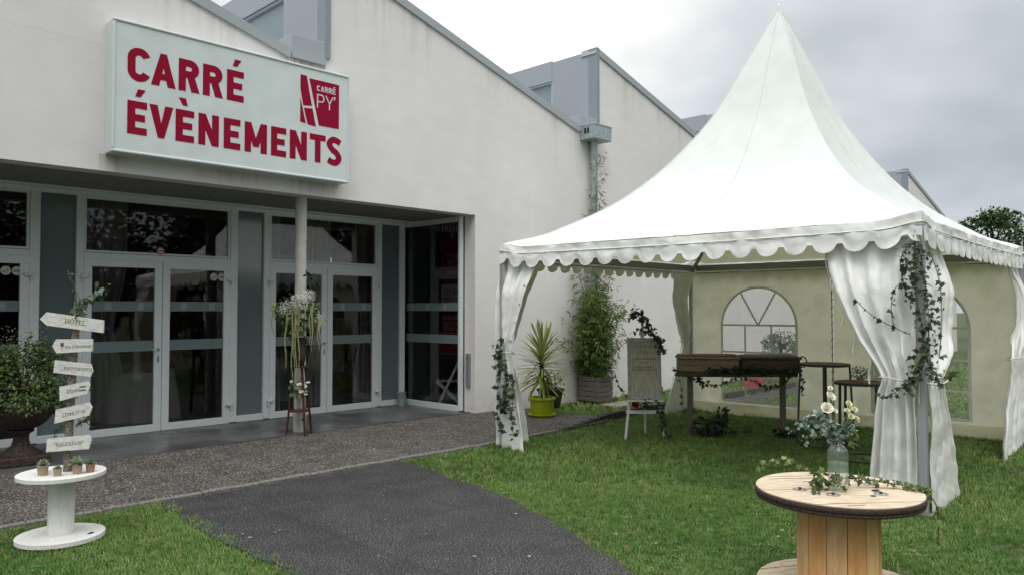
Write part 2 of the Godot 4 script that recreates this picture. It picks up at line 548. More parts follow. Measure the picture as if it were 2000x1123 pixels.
# ------------------------------------------------------------------ ground
var path_left := PackedVector2Array([Vector2(-6.09, 2.34), Vector2(-6.2, 3.0), Vector2(-6.24, 3.7), Vector2(-6.23, 4.4), Vector2(-6.22, 5.1), Vector2(-6.4, 6.2), Vector2(-7.0, 7.6), Vector2(-8.2, 9.2), Vector2(-10.0, 11.5), Vector2(-12.5, 14.0)])
var path_right := PackedVector2Array([Vector2(-3.44, 2.34), Vector2(-3.46, 2.6), Vector2(-3.54, 3.2), Vector2(-3.66, 4.0), Vector2(-3.82, 4.6), Vector2(-3.98, 5.05), Vector2(-4.3, 5.8), Vector2(-4.7, 6.6), Vector2(-5.5, 7.9), Vector2(-6.8, 9.6), Vector2(-8.4, 11.6), Vector2(-10.6, 14.0)])
var strip_edge := [[-20.0, 2.29], [-7.4, 2.28], [-3.4, 2.27], [-2.1, 2.28], [-1.2, 2.23], [-0.3, 2.19], [0.5, 2.09], [1.2, 1.99], [2.0, 1.91], [2.9, 1.88], [6.0, 1.80], [30.0, 1.75]]

func path_x(line: PackedVector2Array, z: float) -> float:
	for i in line.size() - 1:
		if z <= line[i + 1].y:
			return lerpf(line[i].x, line[i + 1].x, clampf((z - line[i].y) / (line[i + 1].y - line[i].y), 0, 1))
	return line[-1].x

func strip_inner(x: float) -> float:   # where the grass by the wall begins, counted from the path's edge inwards
	if x < 0.72: return -9.0
	if x < 1.35: return lerpf(1.0, 1.85, clampf((x - 0.8) / 0.5, 0, 1))
	return curve_at(strip_edge, x) - 0.16

func is_lawn(x: float, z: float) -> bool:
	var ze := curve_at(strip_edge, x)
	if z > ze + (0.03 if x < -0.4 else 0.055):
		if z > 2.3 and z < 14.0 and x > path_x(path_left, z) + 0.05 and x < path_x(path_right, z) - 0.05: return false
		if x > 3.7 and z < 2.5 and z > 1.9: return false
		return true
	return z > 0.04 and x > 0.72 and z < strip_inner(x)

func ground() -> void:
	var s := tool()
	quad(s, Vector3(-400, LAWN, -400), Vector3(400, LAWN, -400), Vector3(400, LAWN, 400), Vector3(-400, LAWN, 400))
	struct("ground", done(s), M.soil, "flat lawn ground in front of the hall")
	# the drive of black asphalt
	var poly := PackedVector2Array()
	var n := noise(1.6, 90, 3)
	for i in 140:
		var z := lerpf(2.34, 14.0, i / 139.0)
		poly.append(Vector2(path_x(path_left, z) - 0.03 + 0.06 * n.get_noise_2d(z * 1.1, 3.0), z))
	for i in 140:
		var z := lerpf(14.0, 2.34, i / 139.0)
		poly.append(Vector2(path_x(path_right, z) + 0.03 + 0.06 * n.get_noise_2d(z * 1.1, 50.0), z))
	struct("asphalt_path", sheet(poly, -0.018, 0.12), M.asphalt, "black asphalt path curving up to the gravel strip")
	# exposed-aggregate strip along the hall
	poly = PackedVector2Array([Vector2(-20, -0.12), Vector2(-0.03, -0.12), Vector2(0.0, 0.02), Vector2(0.72, 0.02), Vector2(0.8, 1.0), Vector2(1.06, 1.5), Vector2(1.3, 1.86)])
	for i in 40:
		var x := lerpf(1.3, -20.0, pow(i / 39.0, 1.6))
		poly.append(Vector2(x, curve_at(strip_edge, x) - 0.05))
	struct("aggregate_pavement", sheet(poly, 0.0, 0.12), M.aggregate, "pavement of exposed pebble aggregate along the hall")
	# porch slab of smooth concrete
	poly = PackedVector2Array([Vector2(-13, -2.1), Vector2(-0.02, -2.1), Vector2(-0.02, -0.1), Vector2(-2.0, -0.13), Vector2(-6.4, -0.1), Vector2(-13, -0.05)])
	struct("porch_floor", sheet(poly, 0.008, 0.12), M.slab, "smooth damp concrete floor under the porch")
	# kerb
	var kerb := part(self, "kerb", box_mesh(Vector3(-15.0, -0.06, 2.26), Vector3(1.9, 0.125, 0.062), 0.01), M.kerb)
	tag(kerb, "narrow concrete kerb between the pebble pavement and the asphalt", "", "", "structure")
	for i in 46:
		s = tool()
		var x0 := lerpf(-14.0, -0.4, i / 46.0)
		var x1 := lerpf(-14.0, -0.4, (i + 1) / 46.0) - 0.004
		var y := 0.002 + 0.003 * sin(i * 2.3)
		bar(s, Vector3(x0, y - 0.06, curve_at(strip_edge, x0) - 0.02), Vector3(x1, y - 0.06, curve_at(strip_edge, x1) - 0.02), 0.062, 0.125, 0.01, Vector3.UP)
		part(kerb, "kerb_stone", done(s), M.kerb)
	kerb = part(self, "kerb", box_mesh(Vector3(9.6, -0.025, 1.74), Vector3(1.2, 0.13, 0.09), 0.01), M.kerb_dark)
	tag(kerb, "dark weathered kerb curving behind the easel", "", "", "structure")
	for i in 40:
		s = tool()
		var x0 := lerpf(-0.4, 9.0, i / 40.0)
		var x1 := lerpf(-0.4, 9.0, (i + 1) / 40.0) + 0.003
		var y := lerpf(0.0, 0.08, smoothstep(-0.4, 1.2, x0))
		bar(s, Vector3(x0, y - 0.06, curve_at(strip_edge, x0) - 0.03), Vector3(x1, y - 0.06, curve_at(strip_edge, x1) - 0.03), 0.09, 0.13, 0.012, Vector3.UP)
		part(kerb, "kerb_stone", done(s), M.kerb_dark)
	poly = PackedVector2Array([Vector2(3.7, 1.92), Vector2(14, 1.8), Vector2(26, 1.78), Vector2(26, 2.5), Vector2(14, 2.45), Vector2(6, 2.5), Vector2(3.9, 2.6)])
	struct("footpath", sheet(poly, -0.02, 0.1), M.kerb_dark, "dark path running on behind the tent")
	struct("paving_stone", box_mesh(Vector3(2.75, -0.02, 1.0), Vector3(0.7, 0.06, 0.4), 0.01), M.stone, "flat pale stone slab in the grass behind the easel")

# blades: a handful of bent tapering leaves
func clump(n: int, h: float, w: float, spread: float, sd: int) -> ArrayMesh:
	var g := RandomNumberGenerator.new()
	g.seed = sd
	var s := tool()
	s.set_smooth_group(-1)
	for i in n:
		var a := g.randf() * TAU
		var base := Vector3(cos(a), 0, sin(a)) * spread * sqrt(g.randf())
		var b := g.randf() * TAU
		var out := Vector3(cos(b), 0, sin(b))
		var side := Vector3(-out.z, 0, out.x) * w * g.randf_range(0.7, 1.3) / 2.0
		var hh := h * g.randf_range(0.55, 1.15)
		var mid := base + Vector3.UP * hh * 0.55 + out * hh * 0.18
		var tip := base + Vector3.UP * hh * g.randf_range(0.75, 1.0) + out * hh * g.randf_range(0.4, 0.9)
		quad(s, base - side, mid - side * 0.8, mid + side * 0.8, base + side)
		tri(s, mid - side * 0.8, tip, mid + side * 0.8)
	return done(s)

func pebble() -> ArrayMesh:
	var s := tool()
	s.set_smooth_group(-1)
	var p := [Vector3(1, 0, 0.1), Vector3(0.2, 0.1, 0.9), Vector3(-0.9, 0, 0.3), Vector3(-0.3, -0.1, -0.9), Vector3(0.1, 1, 0), Vector3(0, -1, 0.1)]
	for k in 4:
		tri(s, p[k], p[4], p[(k + 1) % 4])
		tri(s, p[k], p[(k + 1) % 4], p[5])
	return done(s)

func lawn() -> void:
	var patch := noise(0.35, 61, 4)
	var fine := noise(2.2, 62, 2)
	var eye := Vector3(-8.947, 0, 9.655)
	var fwd := Vector3(0.7126, 0, -0.7016)
	var lots := [[[], []], [[], []], [[], []]]
	var bands := [[2.5, 8.0, 0.036], [8.0, 13.5, 0.055], [13.5, 34.0, 0.15]]
	for b in 3:
		var cell: float = bands[b][2]
		var reach: float = bands[b][1]
		var x := -9.5
		while x < minf(26.0, eye.x + reach):
			var z := maxf(0.03, eye.z - reach) if b < 2 else 0.03
			while z < minf(12.0, eye.z + reach):
				var px := x + rr(-0.5, 0.5) * cell
				var pz := z + rr(-0.5, 0.5) * cell
				z += cell
				var v := Vector3(px, 0, pz) - eye
				var d := v.length()
				if d < bands[b][0] or d >= reach: continue
				if v.dot(fwd) < d * 0.70: continue
				var wob := 0.08 * fine.get_noise_2d(px, pz) + rr(-0.045, 0.045)
				if not is_lawn(px + wob, pz + wob * 0.4): continue
				var p := patch.get_noise_2d(px, pz)
				if p + 0.5 * fine.get_noise_2d(px * 1.7, pz * 1.7) < -0.38 and R.randf() < 0.6: continue
				var f := fine.get_noise_2d(px * 3.0, pz * 3.0)
				var wear := smoothstep(0.25, 0.0, absf(px - path_x(path_right, pz))) if pz > 2.3 else 0.0
				var sc := rr(0.75, 1.25) * (1.0 + 0.25 * p) * (1.0 - 0.3 * wear)
				var bs := Basis(Vector3.UP, rr(0, TAU)).scaled(Vector3(sc, sc * rr(0.8, 1.15), sc))
				lots[b][0].append(Transform3D(bs, Vector3(px, LAWN, pz)))
				var t := clampf(0.5 + 1.0 * p + 0.5 * f + rr(-0.2, 0.2) + 0.35 * wear, 0, 1)
				var c := Color(0.07, 0.172, 0.032).lerp(Color(0.185, 0.285, 0.078), t)
				if R.randf() < 0.045: c = Color(0.34, 0.34, 0.17)
				lots[b][1].append(c)
			x += cell
	copies(self, "lawn_grass", clump(13, 0.044, 0.0034, 0.03, 1), M.grass, lots[0][0], lots[0][1])
	copies(self, "lawn_grass", clump(14, 0.05, 0.0046, 0.046, 2), M.grass, lots[1][0], lots[1][1])
	copies(self, "lawn_grass", clump(14, 0.065, 0.012, 0.11, 3), M.grass, lots[2][0], lots[2][1])
	# clover and small weeds among the grass
	var xs := []
	var cs := []
	for k in 5200:
		var px := rr(-9.0, 6.0)
		var pz := rr(2.3, 10.5)
		if not is_lawn(px, pz) or patch.get_noise_2d(px * 2.3 + 40.0, pz * 2.3) < 0.1: continue
		for e in 5:
			var q := Vector3(px + rr(-0.05, 0.05), LAWN + rr(0.018, 0.042), pz + rr(-0.05, 0.05))
			xs.append(aim(q, Vector3(rr(-1, 1), rr(-0.1, 0.4), rr(-1, 1)), Vector3.UP, rr(0.012, 0.024)))
			cs.append(Color(0.07, 0.15, 0.04).lerp(Color(0.15, 0.23, 0.09), R.randf()))
	copies(self, "clover", leaf_mesh("round"), M.grass, xs, cs)
	# longer tufts left uncut round the tent legs
	xs = []
	cs = []
	for q in [[-2.5, -2.5], [-2.5, 2.5], [2.5, -2.5], [2.5, 2.5]]:
		var c := tent_xf * Vector3(q[0], 0, q[1])
		for k in 60:
			var a := rr(0, TAU)
			var p := c + Vector3(cos(a), 0, sin(a)) * rr(0.05, 0.22)
			xs.append(Transform3D(Basis(Vector3.UP, a).scaled(Vector3.ONE * rr(1.2, 2.1)), Vector3(p.x, LAWN, p.z)))
			cs.append(Color(0.10, 0.18, 0.04).lerp(Color(0.22, 0.27, 0.10), R.randf()))
	copies(self, "lawn_grass", clump(9, 0.05, 0.0035, 0.03, 4), M.grass, xs, cs)
	# loose grit on the asphalt, pebbles standing out of the pavement
	xs = []
	cs = []
	for k in 9000:
		var pz := rr(2.35, 8.0)
		var px := rr(-7.4, -3.3)
		if px < path_x(path_left, pz) or px > path_x(path_right, pz): continue
		var w := rr(0.003, 0.0075)
		xs.append(Transform3D(Basis(rdir(), rr(0, TAU)).scaled(Vector3(w, w * 0.7, w)), Vector3(px, -0.0185 + w * 0.2, pz)))
		var g := pow(R.randf(), 3.2)
		cs.append(Color(0.022, 0.022, 0.024).lerp(Color(0.26, 0.255, 0.245), g))
	copies(self, "gravel", pebble(), M.pebble, xs, cs)
	xs = []
	cs = []
	for k in 42000:
		var px := lerpf(-9.0, 1.0, sqrt(R.randf()) if k % 2 else R.randf())
		var pz := rr(-0.08, 2.2)
		if px > 0.0 and pz < 1.0 and px > 0.7: continue
		var w := rr(0.004, 0.011)
		xs.append(Transform3D(Basis(rdir(), rr(0, TAU)).scaled(Vector3(w, w * 0.6, w)), Vector3(px, 0.0 + w * 0.1, pz)))
		var g := pow(R.randf(), 2.6)
		cs.append(Color(0.055, 0.049, 0.045).lerp(Color(0.32, 0.30, 0.28), g))
	copies(self, "gravel", pebble(), M.pebble, xs, cs)
	# fallen petals and dry leaves on the asphalt and the lawn
	var s := tool()
	s.set_smooth_group(-1)
	for k in 26:
		var p := Vector3(rr(-6.6, -3.0), 0.004, rr(2.6, 7.0))
		if is_lawn(p.x, p.z): p.y = 0.0
		var e := Basis(Vector3.UP, rr(0, TAU)) * Basis(Vector3.RIGHT, rr(-0.25, 0.25))
		var w := rr(0.008, 0.022)
		quad(s, p + e * Vector3(-w, 0, -w * 0.5), p + e * Vector3(0, 0.004, -w * 0.7), p + e * Vector3(w, 0, 0), p + e * Vector3(0, 0.003, w * 0.6))
	var o := part(self, "fallen_leaves", done(s), M.cork)
	tag(o, "a few dry leaves scattered on the asphalt and the grass", "leaves", "", "stuff")
	for g in get_children():
		if String(g.name).begins_with("gravel"): tag(g, "loose pebbles and grit on the pavement and the asphalt", "gravel", "", "stuff")
		if String(g.name).begins_with("clover"): tag(g, "patches of clover leaves in the lawn", "clover", "", "stuff")
		if String(g.name).begins_with("lawn_grass"): tag(g, "short mown green grass of the lawn", "grass", "", "stuff")

# ------------------------------------------------------------------ the hall
const GABLE := 6.3
const PEAK := 7.06
const VALLEY := 5.36
const TOPY := 3.38
const DOORZ := -1.87

func roof_line(x0: float, x1: float) -> PackedVector2Array:   # from the far end back to the near one
	var p := PackedVector2Array()
	var k := 4
	while k >= -2:
		var xp := 3.3 + GABLE * k - GABLE
		if k == 4: p.append(Vector2(xp + GABLE, VALLEY))
		for q in [Vector2(xp + GABLE - 0.55, VALLEY), Vector2(xp, PEAK), Vector2(xp, VALLEY)]:
			if q.x <= x1 + 0.01 and q.x >= x0 - 0.01: p.append(q)
		k -= 1
	return p

# rendered wall: paint, weathering, runs of dirt below the copings and the sign
func facade_material() -> StandardMaterial3D:
	var W := 1500
	var H := 620
	var x0 := -8.0
	var sx := 18.0 / W
	var sy := 7.2 / H
	var broad := noise(0.5, 101, 4)
	var fine := noise(3.5, 102, 3)
	var run := noise(6.0, 103, 2)
	var dripn := noise(14.0, 104, 2)
	var data := PackedByteArray()
	data.resize(W * H * 3)
	for i in W:
		var x := x0 + (i + 0.5) * sx
		var k := fposmod(x - 3.3, GABLE)
		var roof := PEAK - (PEAK - VALLEY) * minf(k / (GABLE - 0.55), 1.0)
		var streak := 0.6 * run.get_noise_2d(x, 0.0) + 0.7 * broad.get_noise_2d(x * 3.1, 7.0)
		var drip := dripn.get_noise_2d(x, 3.0)
		var valley := exp(-pow((k - (GABLE - 0.3)) / 0.28, 2.0))
		var sgn := 1.0 if x > -6.0 and x < -2.7 else 0.0
		var ends := exp(-pow((x + 5.85) / 0.16, 2.0)) + exp(-pow((x + 3.2) / 0.35, 2.0)) + 0.5 * exp(-pow((x + 4.4) / 0.5, 2.0))
		for j in H:
			var y := 7.2 - (j + 0.5) * sy
			var v := 1.0 + 0.055 * broad.get_noise_2d(x, y) + 0.035 * fine.get_noise_2d(x * 0.6, y)
			var d := 0.0
			var below := roof - y
			if below > -0.1:
				d += (0.04 + 0.42 * maxf(0.0, streak + 0.3 * drip)) * exp(-maxf(below - 0.14, 0.0) / (0.16 + 0.3 * absf(streak)))
				d += 1.3 * valley * (0.55 + 0.9 * maxf(0, drip)) * exp(-maxf(below - 0.08, 0.0) / 0.28)
			if sgn > 0.0 and y < 3.58:
				d += (ends * (0.45 + 0.8 * maxf(0, drip)) + 0.12) * exp(-(3.58 - y) / 0.15) * 1.0
			if y < 0.7:
				d += 0.13 * exp(-y / 0.16) * (1.0 + 2.0 * fine.get_noise_2d(x, y * 2.0))
			if x > -7.4 and x < -5.95 and absf(y - 4.86 - 0.05 * fine.get_noise_2d(x * 1.5, 2.0) + 0.03 * x + 0.19) < 0.009: d += 0.08
			if x > 1.2 and x < 1.5 and absf(x - 1.3 - 0.06 * fine.get_noise_2d(y * 2.0, 5.0)) < 0.008 and y > 3.3 and y < 3.95: d += 0.14
			d += 0.10 * maxf(0.0, broad.get_noise_2d(x * 1.3 + 30.0, y * 0.35) - 0.12)
			d = clampf(d, 0.0, 0.8)
			var c := (j * W + i) * 3
			var a := Color(0.735 * v, 0.718 * v, 0.708 * v).lerp(Color(0.16, 0.14, 0.095), d).linear_to_srgb()
			data[c] = int(clampf(a.r, 0, 1) * 255); data[c + 1] = int(clampf(a.g, 0, 1) * 255); data[c + 2] = int(clampf(a.b, 0, 1) * 255)
	var m := mat(Color.WHITE, 0.9, 0.0, 0.25)
	m.albedo_texture = ImageTexture.create_from_image(Image.create_from_data(W, H, false, Image.FORMAT_RGB8, data))
	m.texture_repeat = false
	m.uv1_scale = Vector3(1.0 / 18.0, -1.0 / 7.2, 1)
	m.uv1_offset = Vector3(8.0 / 18.0, 1.0, 0)
	m.heightmap_enabled = false
	return m

func building() -> void:
	var b := thing("event_hall", "long white rendered hall with saw-tooth roof and glazed porch", "building")
	M.wall = facade_material()
	M.wall_side = mat(lin(0.62, 0.61, 0.59), 0.9, 0.0, 0.25)
	# front wall, with the porch opening left out of its outline
	var p := PackedVector2Array([Vector2(-15.6, -0.3), Vector2(-12.6, -0.3), Vector2(-12.6, TOPY), Vector2(-0.04, TOPY), Vector2(-0.04, -0.3), Vector2(28.5, -0.3)])
	p.append_array(roof_line(-15.6, 28.5))
	var s := tool()
	prism(s, p, -0.27, 0.0, Transform3D(), true)
	part(b, "wall", done(s), M.wall)
	for k in 7:
		var xp := 3.3 + GABLE * (k - 3)
		if xp > 28.0: continue
		var end := xp + GABLE - 0.55
		# sloping coping, the flat fascia in the valley, the upright edge trim
		s = tool()
		var dn := Vector2(end - xp, VALLEY - PEAK).normalized()
		var up := Vector2(-dn.y, dn.x)
		var a := Vector2(xp - 0.02, PEAK + 0.005)
		var e := Vector2(end, VALLEY)
		prism(s, PackedVector2Array([a - up * 0.10, e - up * 0.10, e + up * 0.035, a + up * 0.035]), -0.36, 0.035)
		part(b, "coping", done(s), M.steel)
		if xp + GABLE < 28.0:
			part(b, "valley_fascia", box_mesh(Vector3(end + 0.275, VALLEY + 0.085, -0.167), Vector3(0.55, 0.33, 0.40), 0.006), M.steel)
		if k == 0: continue
		part(b, "edge_trim", box_mesh(Vector3(xp + 0.02, (PEAK + VALLEY) / 2 + 0.03, -0.07), Vector3(0.1, PEAK - VALLEY, 0.22), 0.006), M.steel_dark)
		# clerestory wall in the plane x = xp, running back into the roof
		bits(b, "cladding", [[Vector3(xp + 0.03, 6.2, -0.68), Vector3(0.10, 1.7, 1.0)], [Vector3(xp + 0.05, 6.86, -6.2), Vector3(0.16, 0.44, 10.04)], [Vector3(xp + 0.06, 5.5, -6.2), Vector3(0.1, 0.34, 10.03)]], M.steel)
		var z := -1.18
		for w in 4:
			var f := part(b, "window", box_mesh(Vector3(xp + 0.04, 6.63, z - 1.2), Vector3(0.07, 0.045, 2.4), 0.004), M.sign_frame)
			bits(f, "jamb", [[Vector3(xp + 0.04, 6.13, z - 0.02), Vector3(0.07, 0.95, 0.04)], [Vector3(xp + 0.04, 6.13, z - 2.38), Vector3(0.07, 0.95, 0.04)]], M.sign_frame)
			part(f, "pane", box_mesh(Vector3(xp + 0.06, 6.13, z - 1.2), Vector3(0.012, 0.95, 2.32), 0.0), M.grey_glass)
			z -= 2.41
		# roof sheets falling away from the ridge
		s = tool()
		var q := Transform3D(Basis(), Vector3.ZERO)
		prism(s, PackedVector2Array([a + Vector2(0.15, -0.16), e + Vector2(0.0, -0.12), e + Vector2(0.0, -0.06), a + Vector2(0.15, -0.10)]), -14.0, -0.37, q)
		part(b, "roof", done(s), M.steel_dark)
	# porch: soffit, lintel shadow, reveal
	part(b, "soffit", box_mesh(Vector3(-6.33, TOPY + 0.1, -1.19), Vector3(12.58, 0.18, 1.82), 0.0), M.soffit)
	part(b, "soffit_beam", box_mesh(Vector3(-6.33, TOPY + 0.012, -1.80), Vector3(12.55, 0.05, 0.3), 0.004), M.frame)
	# round column carrying the lintel
	var c := part(b, "column", lathe_mesh([Vector2(0.082, 0.0), Vector2(0.082, TOPY + 0.01)], 40, Vector3(-3.16, 0, -0.36)), M.column)
	part(c, "base_collar", lathe_mesh([Vector2(0.092, 0.0), Vector2(0.092, 0.30), Vector2(0.092, 0.30), Vector2(0.084, 0.306)], 40, Vector3(-3.16, 0, -0.36)), M.column)
	s = tool()
	lathe(s, [Vector2(0.0, 0.0), Vector2(0.018, 0.0), Vector2(0.018, 0.0), Vector2(0.018, 0.004), Vector2(0.0, 0.004)], 14)
	part(c, "bolt_hole", done(s), M.black, Transform3D(Basis(Vector3.RIGHT, PI / 2) * Basis(), Vector3(-3.16, 0.19, -0.36)).translated_local(Vector3(0.0, 0.0905, 0.0)))
	storefront(b)

# aluminium glazing of the porch
func storefront(b: Node3D) -> void:
	var posts := [[-6.25, -6.13], [-5.70, -5.605], [-3.53, -3.41], [-2.97, -2.865], [-0.765, -0.665], [-0.25, -0.14]]
	for q in [[-9.0, -8.89], [-8.46, -8.35], [-12.3, -11.6]]: posts.append(q)
	for q in posts:
		part(b, "mullion", box_mesh(Vector3((q[0] + q[1]) / 2, 1.70, DOORZ), Vector3(q[1] - q[0], 3.36, 0.10), 0.006), M.frame)
	var bays := [[-5.605, -3.53], [-2.865, -0.765], [-8.35, -6.25], [-11.6, -9.0]]
	var narrow := [[-3.41, -2.97], [-0.665, -0.25], [-6.13, -5.70], [-8.89, -8.46]]
	part(b, "head_rail", box_mesh(Vector3(-6.2, 3.35, DOORZ), Vector3(12.0, 0.075, 0.096), 0.004), M.frame)
	for q in bays:
		part(b, "transom_rail", box_mesh(Vector3((q[0] + q[1]) / 2, 2.50, DOORZ), Vector3(q[1] - q[0], 0.085, 0.097), 0.005), M.frame)
	for q in narrow:
		part(b, "bottom_rail", box_mesh(Vector3((q[0] + q[1]) / 2, 0.06, DOORZ), Vector3(q[1] - q[0], 0.10, 0.097), 0.005), M.frame)
	for q in narrow:
		part(b, "frosted_panel", box_mesh(Vector3((q[0] + q[1]) / 2, 1.71, DOORZ - 0.01), Vector3(q[1] - q[0] - 0.002, 3.2, 0.02), 0.0), M.frosted)
	var n := 0
	for q in bays:
		var wn := part(b, "transom_window", frame_mesh(Vector3((q[0] + q[1]) / 2, 2.93, DOORZ), q[1] - q[0] - 0.004, 0.765, 0.03, 0.07), M.frame)
		part(wn, "pane", box_mesh(Vector3((q[0] + q[1]) / 2, 2.93, DOORZ), Vector3(q[1] - q[0] - 0.06, 0.71, 0.012), 0.0), M.glass)
		var mid: float = (q[0] + q[1]) / 2 + 0.01
		for k in 2:
			var xa: float = q[0] if k == 0 else mid + 0.004
			var xb: float = mid - 0.004 if k == 0 else q[1]
			door(b, xa, xb, k, n)
		n += 1
	# return pane between the glazing and the outer wall
	var zc := -1.075
	var fr := part(b, "side_window", box_mesh(Vector3(-0.095, 1.70, -0.31), Vector3(0.088, 3.36, 0.05), 0.005), M.frame)
	bits(fr, "rail", [[Vector3(-0.095, 0.055, zc), Vector3(0.09, 0.10, 1.49)], [Vector3(-0.095, 3.335, zc), Vector3(0.09, 0.09, 1.49)]], M.frame)
	part(fr, "pane", box_mesh(Vector3(-0.095, 1.70, -1.08), Vector3(0.012, 3.19, 1.48), 0.0), M.glass)
	for w in [[1.74, 1.88], [1.17, 1.32]]:
		part(fr, "frosted_band", box_mesh(Vector3(-0.106, (w[0] + w[1]) / 2, -1.08), Vector3(0.003, w[1] - w[0], 1.46), 0.0), M.band)
	for z in [-1.65, -1.2, -0.72]: part(fr, "band_emblem", box_mesh(Vector3(-0.109, 1.81, z), Vector3(0.002, 0.1, 0.085), 0.0), M.steel_dark)

func frame_mesh(c: Vector3, w: float, h: float, t: float, d: float) -> ArrayMesh:
	var s := tool()
	box(s, c + Vector3(0, h / 2 - t / 2, 0), Vector3(w, t, d), 0.004)
	box(s, c - Vector3(0, h / 2 - t / 2, 0), Vector3(w, t, d), 0.004)
	for k in [-1, 1]: box(s, c + Vector3(k * (w / 2 - t / 2), 0, 0), Vector3(t, h - 2 * t, d - 0.002), 0.004)
	return done(s)

func door(b: Node3D, xa: float, xb: float, side: int, bay: int) -> void:
	var w := xb - xa
	var c := Vector3((xa + xb) / 2, 1.235, DOORZ + 0.025)
	var d := part(b, "door", frame_mesh(c, w, 2.45, 0.105, 0.06), M.frame)
	part(d, "pane", box_mesh(c, Vector3(w - 0.2, 2.25, 0.012), 0.0), M.glass)
	for q in [[1.74, 1.88], [1.17, 1.32]]:
		part(d, "frosted_band", box_mesh(Vector3(c.x, (q[0] + q[1]) / 2, c.z + 0.0085), Vector3(w - 0.212, q[1] - q[0], 0.003), 0.0), M.band)
	for k in [0.3, 0.72]: part(d, "band_emblem", box_mesh(Vector3(xa + w * k, 1.81, c.z + 0.0115), Vector3(0.085, 0.1, 0.002), 0.0), M.steel_dark)
	var s: SurfaceTool
	# hinge blocks on the outer stile
	var hx := xa + 0.012 if side == 0 else xb - 0.012
	for y in [2.22, 0.30]:
		s = tool()
		box(s, Vector3(hx, y, c.z + 0.05), Vector3(0.10, 0.045, 0.045), 0.006)
		box(s, Vector3(hx + (0.03 if side == 1 else -0.03), y - 0.045, c.z + 0.045), Vector3(0.03, 0.07, 0.035), 0.006)
		part(d, "hinge", done(s), M.sign_white)
	if side == 0:
		s = tool()
		box(s, Vector3(xb - 0.05, 1.19, c.z + 0.034), Vector3(0.035, 0.05, 0.01), 0.003)
		tube(s, [Vector3(xb - 0.05, 1.195, c.z + 0.03), Vector3(xb - 0.05, 1.195, c.z + 0.075), Vector3(xb - 0.07, 1.195, c.z + 0.085), Vector3(xb - 0.17, 1.185, c.z + 0.085)], 0.009, 8)
		part(d, "handle", done(s), M.chrome)
		part(d, "lock_plate", box_mesh(Vector3(xb - 0.05, 1.05, c.z + 0.034), Vector3(0.03, 0.09, 0.008), 0.003), M.chrome)
	elif bay != 1:
		for k in 2:
			var x := xb - 0.26 + 0.125 * k
			part(d, "sticker", disc_mesh(0.058, 0.002), mat(lin(0.50, 0.53, 0.45), 0.6), Transform3D(Basis(Vector3.RIGHT, PI / 2), Vector3(x, 2.26, c.z + 0.008)))
			for q in ([[-0.02, -0.012, 0.04, 0.012], [0.022, 0.008, 0.014, 0.03], [-0.018, -0.028, 0.008, 0.03], [0.012, -0.028, 0.008, 0.03]] if k == 0 else [[-0.024, 0.0, 0.018, 0.035], [0.002, 0.0, 0.018, 0.035], [0.026, -0.004, 0.016, 0.028]]):
				part(d, "sticker_print", box_mesh(Vector3(x + q[0], 2.26 + q[1], c.z + 0.0112), Vector3(q[2], q[3], 0.0015), 0.0), M.sticker_ink)

func disc_mesh(r: float, h: float) -> ArrayMesh:
	return lathe_mesh([Vector2(0, 0), Vector2(r, 0), Vector2(r, 0), Vector2(r, h), Vector2(r, h), Vector2(0, h)], 24)

